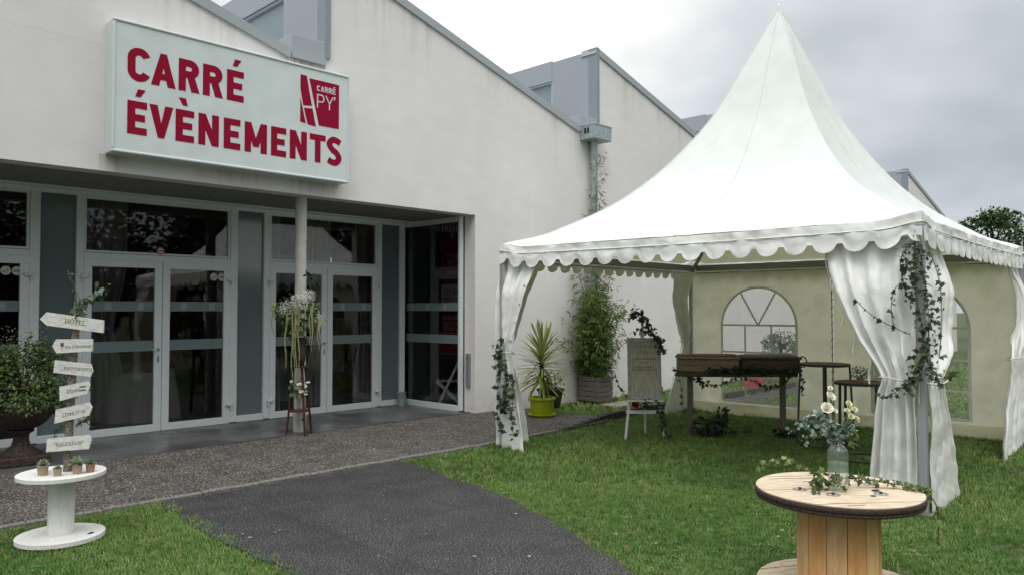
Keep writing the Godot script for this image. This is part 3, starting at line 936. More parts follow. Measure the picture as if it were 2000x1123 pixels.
# dim foyer behind the glass
func hall_inside() -> void:
	var s := tool()
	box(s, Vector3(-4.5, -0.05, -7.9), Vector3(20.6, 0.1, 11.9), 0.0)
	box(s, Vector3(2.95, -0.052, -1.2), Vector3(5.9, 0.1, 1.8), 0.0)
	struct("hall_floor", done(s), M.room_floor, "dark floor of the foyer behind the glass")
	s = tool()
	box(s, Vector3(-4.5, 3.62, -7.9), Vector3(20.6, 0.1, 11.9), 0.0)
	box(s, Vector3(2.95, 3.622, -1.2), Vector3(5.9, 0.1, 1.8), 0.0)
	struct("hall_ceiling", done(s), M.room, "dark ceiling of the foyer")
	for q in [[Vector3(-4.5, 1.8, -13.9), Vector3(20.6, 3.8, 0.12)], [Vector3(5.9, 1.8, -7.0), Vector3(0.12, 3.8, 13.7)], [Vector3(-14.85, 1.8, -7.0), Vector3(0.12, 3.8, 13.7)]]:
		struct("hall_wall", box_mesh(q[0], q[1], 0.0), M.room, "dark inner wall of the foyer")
	# gathered white drapes
	var drapes := [[-2.55, -2.55, 0.5, "narrow white drape behind the glass next to the round column"], [-0.55, -2.5, 0.55, "white drape in the foyer behind the corner panel"], [-1.45, -2.7, 0.5, "thin white drape behind the double door by the metal bucket"], [-4.9, -3.3, 0.7, "pale drape deep in the foyer behind the double door by the signpost"], [-6.9, -2.7, 0.6, "white drape behind the door nearest the stone urn"]]
	for q in drapes:
		var t := thing("drape", q[3], "curtain", Vector3(q[0], 0.03, q[1]))
		s = tool()
		var w: float = q[2]
		grid(s, 40, 12, func(u, v):
			var k := lerpf(1.0, 0.45, exp(-pow((v - 0.42) / 0.16, 2.0)))
			return Vector3((u - 0.5) * w * k, v * 3.45, 0.05 * sin(u * 34.0) * k + 0.03 * sin(u * 15.0 + v * 2.0)))
		part(t, "cloth", done(s), M.drape)
		part(t, "tie", lathe_mesh([Vector2(w * 0.24, 0), Vector2(w * 0.25, 0.03), Vector2(w * 0.24, 0.06)], 16, Vector3(0, 1.42, 0)), M.cloth, Transform3D(Basis().scaled(Vector3(1, 1, 0.35)), Vector3.ZERO))
	# tables under white cloths
	for q in [[-1.55, -4.6, "round table with white cloth deep behind the double door by the bucket"], [-4.3, -3.6, "white-clothed table behind the double door beside the signpost"], [-3.9, -5.6, "white-clothed table farther back in the foyer"]]:
		var t := thing("foyer_table", q[2], "table", Vector3(q[0], 0, q[1]), 0.0)
		part(t, "tablecloth", cloth_drum(0.62, 0.76), M.cloth)
	# white folding chair by the return pane
	var ch := thing("folding_chair", "white wooden folding chair behind the glass of the porch's return pane", "chair", Vector3(0.33, 0, -1.12), -2.3)
	for k in [-1, 1]:
		s = tool()
		bar(s, Vector3(0.2 * k, 0.0, 0.2), Vector3(0.2 * k, 0.92, -0.24), 0.022, 0.04)
		part(ch, "back_post", done(s), M.chair)
		s = tool()
		bar(s, Vector3(0.17 * k, 0.0, -0.25), Vector3(0.17 * k, 0.47, 0.22), 0.022, 0.04)
		part(ch, "leg", done(s), M.chair)
	for k in 5: part(ch, "seat_slat", box_mesh(Vector3(0, 0.46, -0.16 + 0.085 * k), Vector3(0.4, 0.016, 0.07), 0.004), M.chair)
	for k in 5:
		s = tool()
		bar(s, Vector3(-0.13 + 0.065 * k, 0.5, -0.045), Vector3(-0.13 + 0.065 * k, 0.88, -0.23), 0.02, 0.012)
		part(ch, "back_slat", done(s), M.chair)
	s = tool()
	bar(s, Vector3(-0.2, 0.88, -0.232), Vector3(0.2, 0.88, -0.232), 0.05, 0.02)
	part(ch, "top_rail", done(s), M.chair)
	# tall red roll-up banner behind the return pane, facing the porch
	var bn := thing("red_banner", "tall red hanging banner with white lettering inside, behind the return pane", "banner", Vector3(0.9, 0, -1.65), -PI / 2)
	part(bn, "sheet", box_mesh(Vector3(0, 2.22, 0), Vector3(0.70, 2.64, 0.004), 0.0), M.red)
	part(bn, "white_panel", box_mesh(Vector3(0, 2.035, 0.004), Vector3(0.698, 0.44, 0.003), 0.0), M.cloth)
	part(bn, "bottom_rod", tube_mesh([Vector3(-0.36, 0.9, 0), Vector3(0.36, 0.9, 0)], 0.012, 8), M.alu_dark)
	part(bn, "top_rod", tube_mesh([Vector3(-0.36, 3.54, 0), Vector3(0.36, 3.54, 0)], 0.012, 8), M.alu_dark)
	var star := PackedVector2Array()
	for i in 10: star.append(Vector2(sin(TAU * i / 10.0), cos(TAU * i / 10.0)) * (0.07 if i % 2 == 0 else 0.03))
	part(bn, "star", prism_mesh(star, 0.0, 0.002), M.cloth, Transform3D(Basis(), Vector3(-0.03, 3.20, 0.004)))
	for q in [["HÔTEL", 3.36, 0.15, 0], ["NOTRE", 2.80, 0.08, 0], ["SALLE", 2.69, 0.08, 0], ["ÉVÈNEMENTS", 2.58, 0.07, 0], ["À LOUER", 2.48, 0.07, 0], ["05 64", 2.11, 0.13, 1], ["www.car", 1.98, 0.095, 1], ["BIENVENUE", 1.60, 0.08, 0], ["WELCOME", 1.49, 0.08, 0], ["BONJOUR", 1.39, 0.08, 0]]:
		var lm := text_mesh(q[0], "Droid Sans", q[2], 0.002)
		part(bn, "lettering", lm, M.ink if q[3] == 1 else M.cloth, Transform3D(Basis(), Vector3(-0.03, q[1], 0.008)))

func cloth_drum(r: float, h: float) -> ArrayMesh:
	var s := tool()
	grid(s, 90, 8, func(u, v):
		var a: float = u * TAU
		var k := minf(1.0, v * 1.25)
		var rad: float = r * (k if v < 0.8 else 1.0 + (v - 0.8) * 0.5 * (1.0 + 0.8 * sin(a * 11.0)))
		return Vector3(cos(a) * rad, h if v < 0.8 else h * (1.0 - (v - 0.8) / 0.2), sin(a) * rad))
	return done(s)

func text_mesh(txt: String, font: String, h: float, depth: float, bold := false) -> TextMesh:
	var f := SystemFont.new()
	f.font_names = PackedStringArray([font])
	if bold: f.font_weight = 700
	var t := TextMesh.new()
	t.font = f
	t.text = txt
	t.font_size = 64
	t.pixel_size = h / 46.0
	t.depth = depth
	t.curve_step = 1.5
	return t

# ------------------------------------------------------------------ the big sign, lettered stroke by stroke
func stroke(pts: Array, t: float) -> PackedVector2Array:
	var l := PackedVector2Array()
	var r := PackedVector2Array()
	var n := pts.size()
	for i in n:
		var d0: Vector2 = (pts[i] - pts[maxi(i - 1, 0)]).normalized() if i > 0 else (pts[1] - pts[0]).normalized()
		var d1: Vector2 = (pts[mini(i + 1, n - 1)] - pts[i]).normalized() if i < n - 1 else d0
		var d := (d0 + d1).normalized()
		var q := Vector2(-d.y, d.x) / maxf(0.5, d.dot(d1)) * t / 2.0
		l.append(pts[i] + q)
		r.append(pts[i] - q)
	r.reverse()
	l.append_array(r)
	return l

func rect(x0: float, y0: float, x1: float, y1: float) -> PackedVector2Array:
	return PackedVector2Array([Vector2(x0, y0), Vector2(x1, y0), Vector2(x1, y1), Vector2(x0, y1)])

func arc(c: Vector2, rx: float, ry: float, a0: float, a1: float, n: int) -> Array:
	var o := []
	for i in n + 1:
		var a := deg_to_rad(lerpf(a0, a1, float(i) / n))
		o.append(c + Vector2(cos(a) * rx, sin(a) * ry))
	return o

func glyph(ch: String, x0: float, x1: float, y0: float, y1: float, t: float) -> Array:
	var h := y1 - y0
	var xm := (x0 + x1) / 2
	match ch:
		"E": return [rect(x0, y0, x0 + t, y1), rect(x0, y1 - t * 0.95, x1, y1), rect(x0, y0, x1, y0 + t * 0.95), rect(x0, y0 + h * 0.5 - t * 0.45, x1 - t * 0.25, y0 + h * 0.5 + t * 0.47)]
		"T": return [rect(x0, y1 - t * 0.95, x1, y1), rect(xm - t / 2, y0, xm + t / 2, y1)]
		"N": return [rect(x0, y0, x0 + t, y1), rect(x1 - t, y0, x1, y1), PackedVector2Array([Vector2(x0, y1), Vector2(x0 + t, y1), Vector2(x1, y0), Vector2(x1 - t, y0)])]
		"M": return [rect(x0, y0, x0 + t, y1), rect(x1 - t, y0, x1, y1), PackedVector2Array([Vector2(x0, y1), Vector2(x0 + t, y1), Vector2(xm + t * 0.42, y0 + h * 0.2), Vector2(xm - t * 0.42, y0 + h * 0.2)]), PackedVector2Array([Vector2(x1 - t, y1), Vector2(x1, y1), Vector2(xm + t * 0.42, y0 + h * 0.2), Vector2(xm - t * 0.42, y0 + h * 0.2)])]
		"V": return [PackedVector2Array([Vector2(x0, y1), Vector2(x0 + t * 1.08, y1), Vector2(xm + t * 0.42, y0), Vector2(xm - t * 0.42, y0)]), PackedVector2Array([Vector2(x1 - t * 1.08, y1), Vector2(x1, y1), Vector2(xm + t * 0.42, y0), Vector2(xm - t * 0.42, y0)])]
		"A": return [PackedVector2Array([Vector2(x0, y0), Vector2(x0 + t * 1.08, y0), Vector2(xm + t * 0.42, y1), Vector2(xm - t * 0.42, y1)]), PackedVector2Array([Vector2(x1 - t * 1.08, y0), Vector2(x1, y0), Vector2(xm + t * 0.42, y1), Vector2(xm - t * 0.42, y1)]), rect(x0 + (x1 - x0) * 0.24, y0 + h * 0.19, x1 - (x1 - x0) * 0.24, y0 + h * 0.19 + t * 0.9)]
		"R", "P":
			var ry := h * 0.29 - t / 2
			var cy := y1 - t / 2 - ry
			var cx := x1 - t / 2 - minf(ry, (x1 - x0) * 0.35)
			var bowl := [Vector2(x0 + t * 0.5, y1 - t / 2)] + arc(Vector2(cx, cy), x1 - t / 2 - cx, ry, 90, -90, 14) + [Vector2(x0 + t * 0.5, cy - ry)]
			var out := [rect(x0, y0, x0 + t, y1), stroke(bowl, t)]
			if ch == "R": out.append(PackedVector2Array([Vector2(xm - t * 0.35, cy - ry), Vector2(xm + t * 0.72, cy - ry), Vector2(x1 + t * 0.1, y0), Vector2(x1 - t * 1.05, y0)]))
			return out
		"Y": return [rect(xm - t / 2, y0, xm + t / 2, y0 + h * 0.45), PackedVector2Array([Vector2(x0, y1), Vector2(x0 + t * 1.1, y1), Vector2(xm + t / 2, y0 + h * 0.43), Vector2(xm - t / 2, y0 + h * 0.43)]), PackedVector2Array([Vector2(x1 - t * 1.1, y1), Vector2(x1, y1), Vector2(xm + t / 2, y0 + h * 0.43), Vector2(xm - t / 2, y0 + h * 0.43)])]
		"C":
			var rx := (x1 - x0 - t) / 2
			var rr2 := minf(rx, h * 0.36)
			return [stroke(arc(Vector2(xm, y1 - t / 2 - rr2), rx, rr2, 18, 180, 14) + arc(Vector2(xm, y0 + t / 2 + rr2), rx, rr2, 180, 342, 14), t)]
		"S":
			var w := x1 - x0 - t
			return [stroke(spline([Vector2(x1 - t * 0.30, y1 - h * 0.19), Vector2(xm + w * 0.22, y1 - t * 0.56), Vector2(xm - w * 0.18, y1 - t * 0.55), Vector2(x0 + t * 0.52, y1 - h * 0.27), Vector2(xm - w * 0.16, y0 + h * 0.545), Vector2(xm + w * 0.22, y0 + h * 0.455), Vector2(x1 - t * 0.52, y0 + h * 0.27), Vector2(xm + w * 0.18, y0 + t * 0.55), Vector2(xm - w * 0.22, y0 + t * 0.55), Vector2(x0 + t * 0.30, y0 + h * 0.18)], 44), t)]
	return []

func glyph_mesh(polys: Array, d := 0.003) -> ArrayMesh:
	var s := tool()
	var z := d
	for p in polys:
		prism(s, p, 0.0, z)
		z += 0.0004
	return done(s)

func entrance_sign() -> void:
	var t := thing("entrance_sign", "large pale box sign with dark red lettering above the porch", "sign", Vector3(-5.94, 3.575, 0.0))
	var W := 3.2
	var H := 1.56
	part(t, "cabinet", box_mesh(Vector3(W / 2, H / 2, 0.115), Vector3(W - 0.01, H - 0.01, 0.226), 0.008), M.sign_frame)
	part(t, "face", box_mesh(Vector3(W / 2, H / 2, 0.231), Vector3(W - 0.06, H - 0.06, 0.008), 0.0), M.sign_face)
	for k in [-1, 1]:
		var s := tool()
		bar(s, Vector3(0.0, H / 2 + k * (H / 2 - 0.018), 0.232), Vector3(W, H / 2 + k * (H / 2 - 0.018), 0.232), 0.04, 0.036, 0.012)
		part(t, "border", done(s), M.sign_frame)
		s = tool()
		bar(s, Vector3(W / 2 + k * (W / 2 - 0.018), 0.036, 0.231), Vector3(W / 2 + k * (W / 2 - 0.018), H - 0.036, 0.231), 0.04, 0.035, 0.012)
		part(t, "border", done(s), M.sign_frame)
	var z := Transform3D(Basis(), Vector3(0, 0, 0.2352))
	var big := [["C", 0.165, 0.425, 0.865, 1.265], ["A", 0.43, 0.72, 0.865, 1.26], ["R", 0.755, 1.005, 0.865, 1.26], ["R", 1.055, 1.305, 0.865, 1.26], ["E", 1.365, 1.59, 0.865, 1.26], ["E", 0.17, 0.39, 0.238, 0.63], ["V", 0.415, 0.695, 0.238, 0.63], ["E", 0.725, 0.95, 0.238, 0.63], ["N", 1.005, 1.265, 0.238, 0.63], ["E", 1.33, 1.55, 0.238, 0.63], ["M", 1.61, 1.92, 0.238, 0.63], ["E", 1.98, 2.20, 0.238, 0.63], ["N", 2.255, 2.515, 0.238, 0.63], ["T", 2.56, 2.81, 0.238, 0.63], ["S", 2.825, 3.075, 0.225, 0.638]]
	var e := 0
	for q in big:
		var polys := glyph(q[0], q[1], q[2], q[3], q[4], 0.088)
		if q[0] == "E":
			e += 1
			if e == 1: polys.append(PackedVector2Array([Vector2(1.47, 1.405), Vector2(1.555, 1.405), Vector2(1.50, 1.315), Vector2(1.44, 1.315)]))
			if e == 2: polys.append(PackedVector2Array([Vector2(0.285, 0.775), Vector2(0.37, 0.775), Vector2(0.315, 0.685), Vector2(0.255, 0.685)]))
			if e == 3: polys.append(PackedVector2Array([Vector2(0.76, 0.775), Vector2(0.845, 0.775), Vector2(0.87, 0.685), Vector2(0.81, 0.685)]))
		part(t, "letter", glyph_mesh(polys), M.red, z)
	# emblem: a red square cut by slanting bars
	var em := [PackedVector2Array([Vector2(2.545, 1.395), Vector2(3.025, 1.395), Vector2(3.025, 0.76), Vector2(2.70, 0.76)]), PackedVector2Array([Vector2(2.41, 1.42), Vector2(2.505, 1.42), Vector2(2.59, 1.015), Vector2(2.455, 1.0), Vector2(2.41, 1.225)]), PackedVector2Array([Vector2(2.465, 0.965), Vector2(2.598, 0.98), Vector2(2.655, 0.735), Vector2(2.525, 0.745)]), PackedVector2Array([Vector2(2.41, 1.10), Vector2(2.495, 0.755), Vector2(2.41, 0.765)])]
	for p in em: part(t, "emblem", glyph_mesh([p]), M.red, z)
	var zz := Transform3D(Basis(), Vector3(0, 0, 0.2384))
	var x := 2.665
	for ch in "CARRE":
		var p := glyph(ch, x, x + 0.05, 1.243, 1.322, 0.014)
		if x > 2.9: p.append(PackedVector2Array([Vector2(x + 0.022, 1.35), Vector2(x + 0.04, 1.35), Vector2(x + 0.03, 1.33), Vector2(x + 0.017, 1.33)]))
		part(t, "letter", glyph_mesh(p, 0.002), M.sign_white, zz)
		x += 0.0625
	part(t, "letter", glyph_mesh(glyph("P", 2.667, 2.785, 1.005, 1.20, 0.016), 0.002), M.sign_white, zz)
	part(t, "letter", glyph_mesh(glyph("Y", 2.80, 2.935, 1.005, 1.20, 0.016), 0.002), M.sign_white, zz)
	part(t, "letter", glyph_mesh([PackedVector2Array([Vector2(2.945, 1.205), Vector2(2.97, 1.205), Vector2(2.95, 1.155), Vector2(2.94, 1.16)])], 0.002), M.sign_white, zz)

func rain_pipe() -> void:
	var t := thing("rain_pipe", "grey zinc downpipe with square hopper on the white wall", "downpipe", Vector3(3.06, 0, 0.13))
	part(t, "pipe", tube_mesh([Vector3(0, 0, 0), Vector3(0, 2.4, 0), Vector3(0, 5.14, 0)], 0.072, 24), M.zinc)
	var s := tool()
	box(s, Vector3(0.0, 5.25, 0.055), Vector3(0.56, 0.28, 0.36), 0.008)
	box(s, Vector3(0.0, 5.392, 0.055), Vector3(0.58, 0.03, 0.38), 0.006)
	var h := part(t, "hopper", done(s), M.zinc)
	part(h, "overflow_slot", box_mesh(Vector3(-0.281, 5.28, 0.04), Vector3(0.004, 0.11, 0.12), 0.0), M.black)
	part(h, "slot_bar", box_mesh(Vector3(-0.284, 5.28, 0.045), Vector3(0.006, 0.11, 0.016), 0.0), M.zinc)
	for y in [1.4, 3.4]:
		part(t, "pipe_clip", lathe_mesh([Vector2(0.074, 0), Vector2(0.079, 0), Vector2(0.079, 0), Vector2(0.079, 0.04), Vector2(0.079, 0.04), Vector2(0.074, 0.04)], 24, Vector3(0, y, 0)), M.zinc)

func small_fittings() -> void:
	var t := thing("metal_bucket", "small galvanised bucket in the porch corner by the glass", "bucket", Vector3(-0.32, 0.008, -1.68))
	part(t, "body", lathe_mesh([Vector2(0, 0.004), Vector2(0.072, 0.004), Vector2(0.072, 0.004), Vector2(0.085, 0.24), Vector2(0.09, 0.245), Vector2(0.085, 0.25), Vector2(0.07, 0.02), Vector2(0, 0.02)], 28), M.zinc)
	part(t, "handle", tube_mesh([Vector3(-0.087, 0.22, 0), Vector3(-0.095, 0.16, 0.03), Vector3(0, 0.10, 0.095), Vector3(0.095, 0.16, 0.03), Vector3(0.087, 0.22, 0)], 0.004, 6), M.zinc)
	t = thing("wall_ashtray", "narrow vertical steel ashtray on the white reveal of the porch", "ashtray", Vector3(-0.044, 0.44, -0.15))
	part(t, "body", box_mesh(Vector3(-0.022, 0.285, 0), Vector3(0.04, 0.57, 0.10), 0.006), M.alu_dark)
	part(t, "slot", box_mesh(Vector3(-0.0425, 0.49, 0), Vector3(0.002, 0.03, 0.025), 0.0), M.black)
	part(t, "latch", box_mesh(Vector3(-0.045, 0.26, 0.0), Vector3(0.008, 0.05, 0.02), 0.002), M.chrome)
	t = thing("round_sticker", "small round red sign on the transom glass above the door by the signpost", "sticker", Vector3(-4.59, 2.61, DOORZ + 0.046))
	part(t, "disc", disc_mesh(0.055, 0.003), M.sign_white, Transform3D(Basis(Vector3.RIGHT, PI / 2), Vector3.ZERO))
	part(t, "red_ring", lathe_mesh([Vector2(0.036, 0.0045), Vector2(0.053, 0.0045)], 24), mat(lin(0.45, 0.03, 0.035), 0.5), Transform3D(Basis(Vector3.RIGHT, PI / 2), Vector3.ZERO))
	part(t, "bar", box_mesh(Vector3(0, 0, 0.005), Vector3(0.06, 0.022, 0.001), 0.0), mat(lin(0.45, 0.03, 0.035), 0.5))

# ------------------------------------------------------------------ pagoda tent
const HALF := 2.5
const EAVE := 2.58
var tent_xf := Transform3D(Basis(Vector3.UP, 0.044), Vector3(0.775, 0, 4.875))
var roof_curve := [[0.0, 2.57], [0.1, 2.69], [0.2, 2.83], [0.376, 3.12], [0.487, 3.38], [0.58, 3.65], [0.674, 3.99], [0.75, 4.31], [0.806, 4.62], [0.863, 4.97], [0.92, 5.31], [0.97, 5.61], [1.0, 5.78]]
var tip := Vector2(0.13, 0.16)

func side_point(side: int, t: float) -> Vector3:   # t -1..1 along one side of the square
	var p := Vector2(-HALF, t * HALF).rotated(-side * PI / 2)
	return Vector3(p.x, 0, p.y)

func tent() -> void:
	var t := thing("pagoda_tent", "white pagoda marquee with pointed roof and scalloped valance on the lawn", "tent")
	t.transform = tent_xf
	var crease := noise(1.4, 201, 4)
	for side in 4:
		# roof panel: concave, pulled in between the corner seams
		var s := tool()
		grid(s, 44, 44, func(u, v):
			var c: float = u * 2.0 - 1.0
			var e := side_point(side, c)
			var sag: float = 1.0 - 0.075 * (1.0 - c * c) * sin(v * PI)
			var k: float = (1.0 - v) * sag + v * 0.012
			var y := curve_at(roof_curve, v)
			y += 0.055 * smoothstep(0.86, 1.0, absf(c)) * smoothstep(0.16, 0.0, v)
			var q := Vector3(e.x * k + tip.x * v, y, e.z * k + tip.y * v)
			# gathers beside the seams and slight unevenness of the cloth
			var w: float = 0.010 * sin(v * 120.0 + 5.0 * c + 2.0 * crease.get_noise_2d(c * 2.0, v * 6.0)) * smoothstep(0.2, 0.75, absf(c)) * smoothstep(0.15, 0.4, v) * smoothstep(0.97, 0.6, v)
			w += 0.012 * crease.get_noise_3d(q.x * 1.5, q.y * 1.5 + side * 7.0, q.z * 1.5) * (1.0 - v)
			w *= 1.0 - pow(absf(c), 6.0)
			var out := Vector3(e.x, 2.0, e.z).normalized()
			return q + out * w)
		var rp := part(t, "roof_panel", done(s), M.pvc_roof)
		# welded seams: one down the corner, one down the middle
		for c in [-0.985, 0.02]:
			var pts := []
			for i in 41:
				var v := i / 40.0
				var e := side_point(side, c)
				var sag: float = 1.0 - 0.075 * (1.0 - c * c) * sin(v * PI)
				var k: float = (1.0 - v) * sag + v * 0.012
				pts.append(Vector3(e.x * k + tip.x * v, curve_at(roof_curve, v) + 0.001, e.z * k + tip.y * v))
			s = tool()
			tube(s, pts, 0.007, 6)
			part(rp, "seam", done(s), M.pvc_roof)
		valance(t, side)
	# tip
	part(t, "peak_cap", lathe_mesh([Vector2(0.06, 5.66), Vector2(0.035, 5.77), Vector2(0.012, 5.86), Vector2(0.004, 5.9), Vector2(0, 5.9)], 16, Vector3(tip.x, 0, tip.y)), M.pvc_roof)
	# legs, eave beams, braces, mast
	for q in [[-1, -1], [-1, 1], [1, -1], [1, 1]]:
		var c := Vector3(q[0] * HALF, 0, q[1] * HALF)
		var s := tool()
		box(s, c + Vector3(0, (2.52 + LAWN) / 2, 0), Vector3(0.075, 2.52 - LAWN, 0.075), 0.008)
		var lg := part(t, "leg", done(s), M.alu)
		part(lg, "foot_plate", box_mesh(c + Vector3(0, -0.025, 0), Vector3(0.15, 0.03, 0.15), 0.003), M.alu_dark)
	for side in 4:
		var s := tool()
		bar(s, side_point(side, -0.97) * 0.97 + Vector3(0, 2.49, 0), side_point(side, 0.97) * 0.97 + Vector3(0, 2.49, 0), 0.06, 0.10, 0.006)
		part(t, "eave_beam", done(s), M.alu_dark)
		s = tool()
		tube(s, [side_point(side, -0.97) * 0.985 + Vector3(0, 2.405, 0), side_point(side, 0.97) * 0.985 + Vector3(0, 2.405, 0)], 0.012, 8)
		part(t, "curtain_rail", done(s), M.alu)
		var c := side_point(side, 1.0)
		s = tool()
		bar(s, c * 0.985 + Vector3(0, 2.44, 0), c * 0.82 + Vector3(0, 2.72, 0), 0.05, 0.05)
		tube(s, [c * 0.82 + Vector3(0, 2.72, 0), Vector3(tip.x, 3.3, tip.y)], 0.008, 6)
		part(t, "roof_brace", done(s), M.alu_dark)
	part(t, "mast", tube_mesh([Vector3(tip.x, 3.25, tip.y), Vector3(tip.x, 5.7, tip.y)], 0.035, 12), M.alu)
	# back wall: two sheets, each with an arched window
	for k in 2:
		var z0 := -HALF + 0.05 if k == 0 else 0.012
		var z1 := -0.012 if k == 0 else HALF - 0.05
		back_sheet(t, z0, z1)
	# lacing where the two sheets meet
	var s := tool()
	for i in 19:
		var y := 0.15 + i * 0.125
		s = tool()
		tube(s, [Vector3(HALF - 0.06, y, -0.02), Vector3(HALF - 0.085, y + 0.02, 0.0), Vector3(HALF - 0.06, y + 0.03, 0.02)], 0.007, 5)
		part(t, "lacing_loop", done(s), M.alu_dark)
	s = tool()
	tube(s, [Vector3(HALF - 0.068, 0.05, 0), Vector3(HALF - 0.07, 2.42, 0)], 0.008, 5)
	part(t, "lacing", done(s), M.alu_dark)
	# curtains gathered at the legs
	curtain(t, Vector3(-HALF, 0, HALF), Vector3(0, 0, -1), Vector3(-1, 0, 0), [[-0.05, 0.03, 0.50], [0.2, 0.03, 0.45], [0.63, 0.03, 0.40], [1.0, 0.04, 0.36], [1.15, 0.04, 0.32], [1.3, 0.04, 0.39], [1.55, 0.04, 0.54], [1.8, 0.03, 0.66], [2.1, 0.03, 0.78], [2.42, 0.02, 0.86]], 4, 0.055, 1.15, 11)
	curtain(t, Vector3(-HALF, 0, HALF), Vector3(1, 0, 0), Vector3(0, 0, 1), [[-0.05, 0.03, 1.14], [0.2, 0.03, 1.05], [0.63, 0.03, 0.86], [1.0, 0.04, 0.62], [1.15, 0.05, 0.52], [1.3, 0.045, 0.66], [1.55, 0.04, 0.84], [1.8, 0.03, 0.92], [2.1, 0.03, 0.98], [2.42, 0.02, 1.0]], 4, 0.03, 1.12, 12)
	curtain(t, Vector3(-HALF, 0, -HALF), Vector3(0, 0, 1), Vector3(-1, 0, 0), [[-0.04, -0.07, 0.42], [0.3, -0.075, 0.38], [0.74, -0.07, 0.31], [1.05, -0.065, 0.25], [1.2, -0.06, 0.21], [1.35, -0.06, 0.25], [1.6, -0.065, 0.32], [1.92, -0.07, 0.41], [2.2, -0.07, 0.49], [2.42, -0.07, 0.54]], 3, 0.05, 1.2, 13)
	curtain(t, Vector3(-HALF, 0, -HALF), Vector3(1, 0, 0), Vector3(0, 0, -1), [[-0.04, 0.03, 0.55], [0.4, 0.03, 0.45], [1.0, 0.04, 0.25], [1.2, 0.05, 0.20], [1.4, 0.04, 0.28], [1.9, 0.03, 0.5], [2.42, 0.02, 0.7]], 5, 0.04, 1.2, 14)
	curtain(t, Vector3(HALF, 0, -HALF), Vector3(-1, 0, 0), Vector3(0, 0, -1), [[-0.04, 0.04, 0.92], [0.1, 0.04, 0.88], [0.4, 0.04, 0.64], [0.73, 0.05, 0.47], [1.05, 0.05, 0.31], [1.19, 0.06, 0.27], [1.44, 0.05, 0.36], [1.89, 0.05, 0.56], [2.42, 0.04, 0.74]], 6, 0.045, 1.19, 15)
	curtain(t, Vector3(HALF, 0, HALF), Vector3(-1, 0, 0), Vector3(0, 0, 1), [[-0.05, 0.04, 1.75], [0.16, 0.04, 1.70], [0.6, 0.04, 1.42], [1.0, 0.05, 1.22], [1.16, 0.05, 1.15], [1.35, 0.05, 0.95], [1.7, 0.05, 0.62], [2.42, 0.04, 0.35]], 6, 0.05, 1.14, 16)

func valance(t: Node3D, side: int) -> void:
	var n := 18
	var per := 12
	var wob := noise(0.9, 210 + side, 3)
	var rid := noise(0.8, 260 + side, 3)
	rid.fractal_type = FastNoiseLite.FRACTAL_RIDGED
	var s := tool()
	var out := side_point(side, 0.0).normalized()
	var prof := func(x: float) -> float:   # drop below the eave
		var f := fposmod(x * n + 0.5, 1.0)
		var w := absf(f - 0.5) / 0.39
		return 0.185 + (0.085 * sqrt(maxf(0.0, 1.0 - w * w)) if w < 1.0 else 0.0)
	grid(s, n * per, 6, func(u, v):
		var c: float = u * 2.0 - 1.0
		var e := side_point(side, c) * 1.012
		var lift := 0.055 * smoothstep(0.86, 1.0, absf(c))
		var slack: float = 0.0 if absf(c) > 0.98 else 0.018 * wob.get_noise_2d(u * 9.0, v * 2.2) + 0.012 * v * sin(u * n * TAU + 1.0) + 0.010 * rid.get_noise_2d(u * 14.0, v * 1.6 + u * 5.0)
		var drop: float = prof.call(u)
		return e + out * (slack + 0.015 * v) + Vector3(0, EAVE - 0.005 + lift - drop * v - 0.02 * (1.0 - c * c), 0))
	var va := part(t, "valance", done(s), M.pvc)
	s = tool()
	var pts := []
	for i in 61:
		var c: float = i / 30.0 - 1.0
		pts.append(side_point(side, c) * 1.016 + out * 0.004 + Vector3(0, EAVE - 0.09 + 0.05 * smoothstep(0.86, 1.0, absf(c)) - 0.02 * (1.0 - c * c), 0))
	tube(s, pts, 0.006, 6)
	part(va, "welt", done(s), M.pvc)

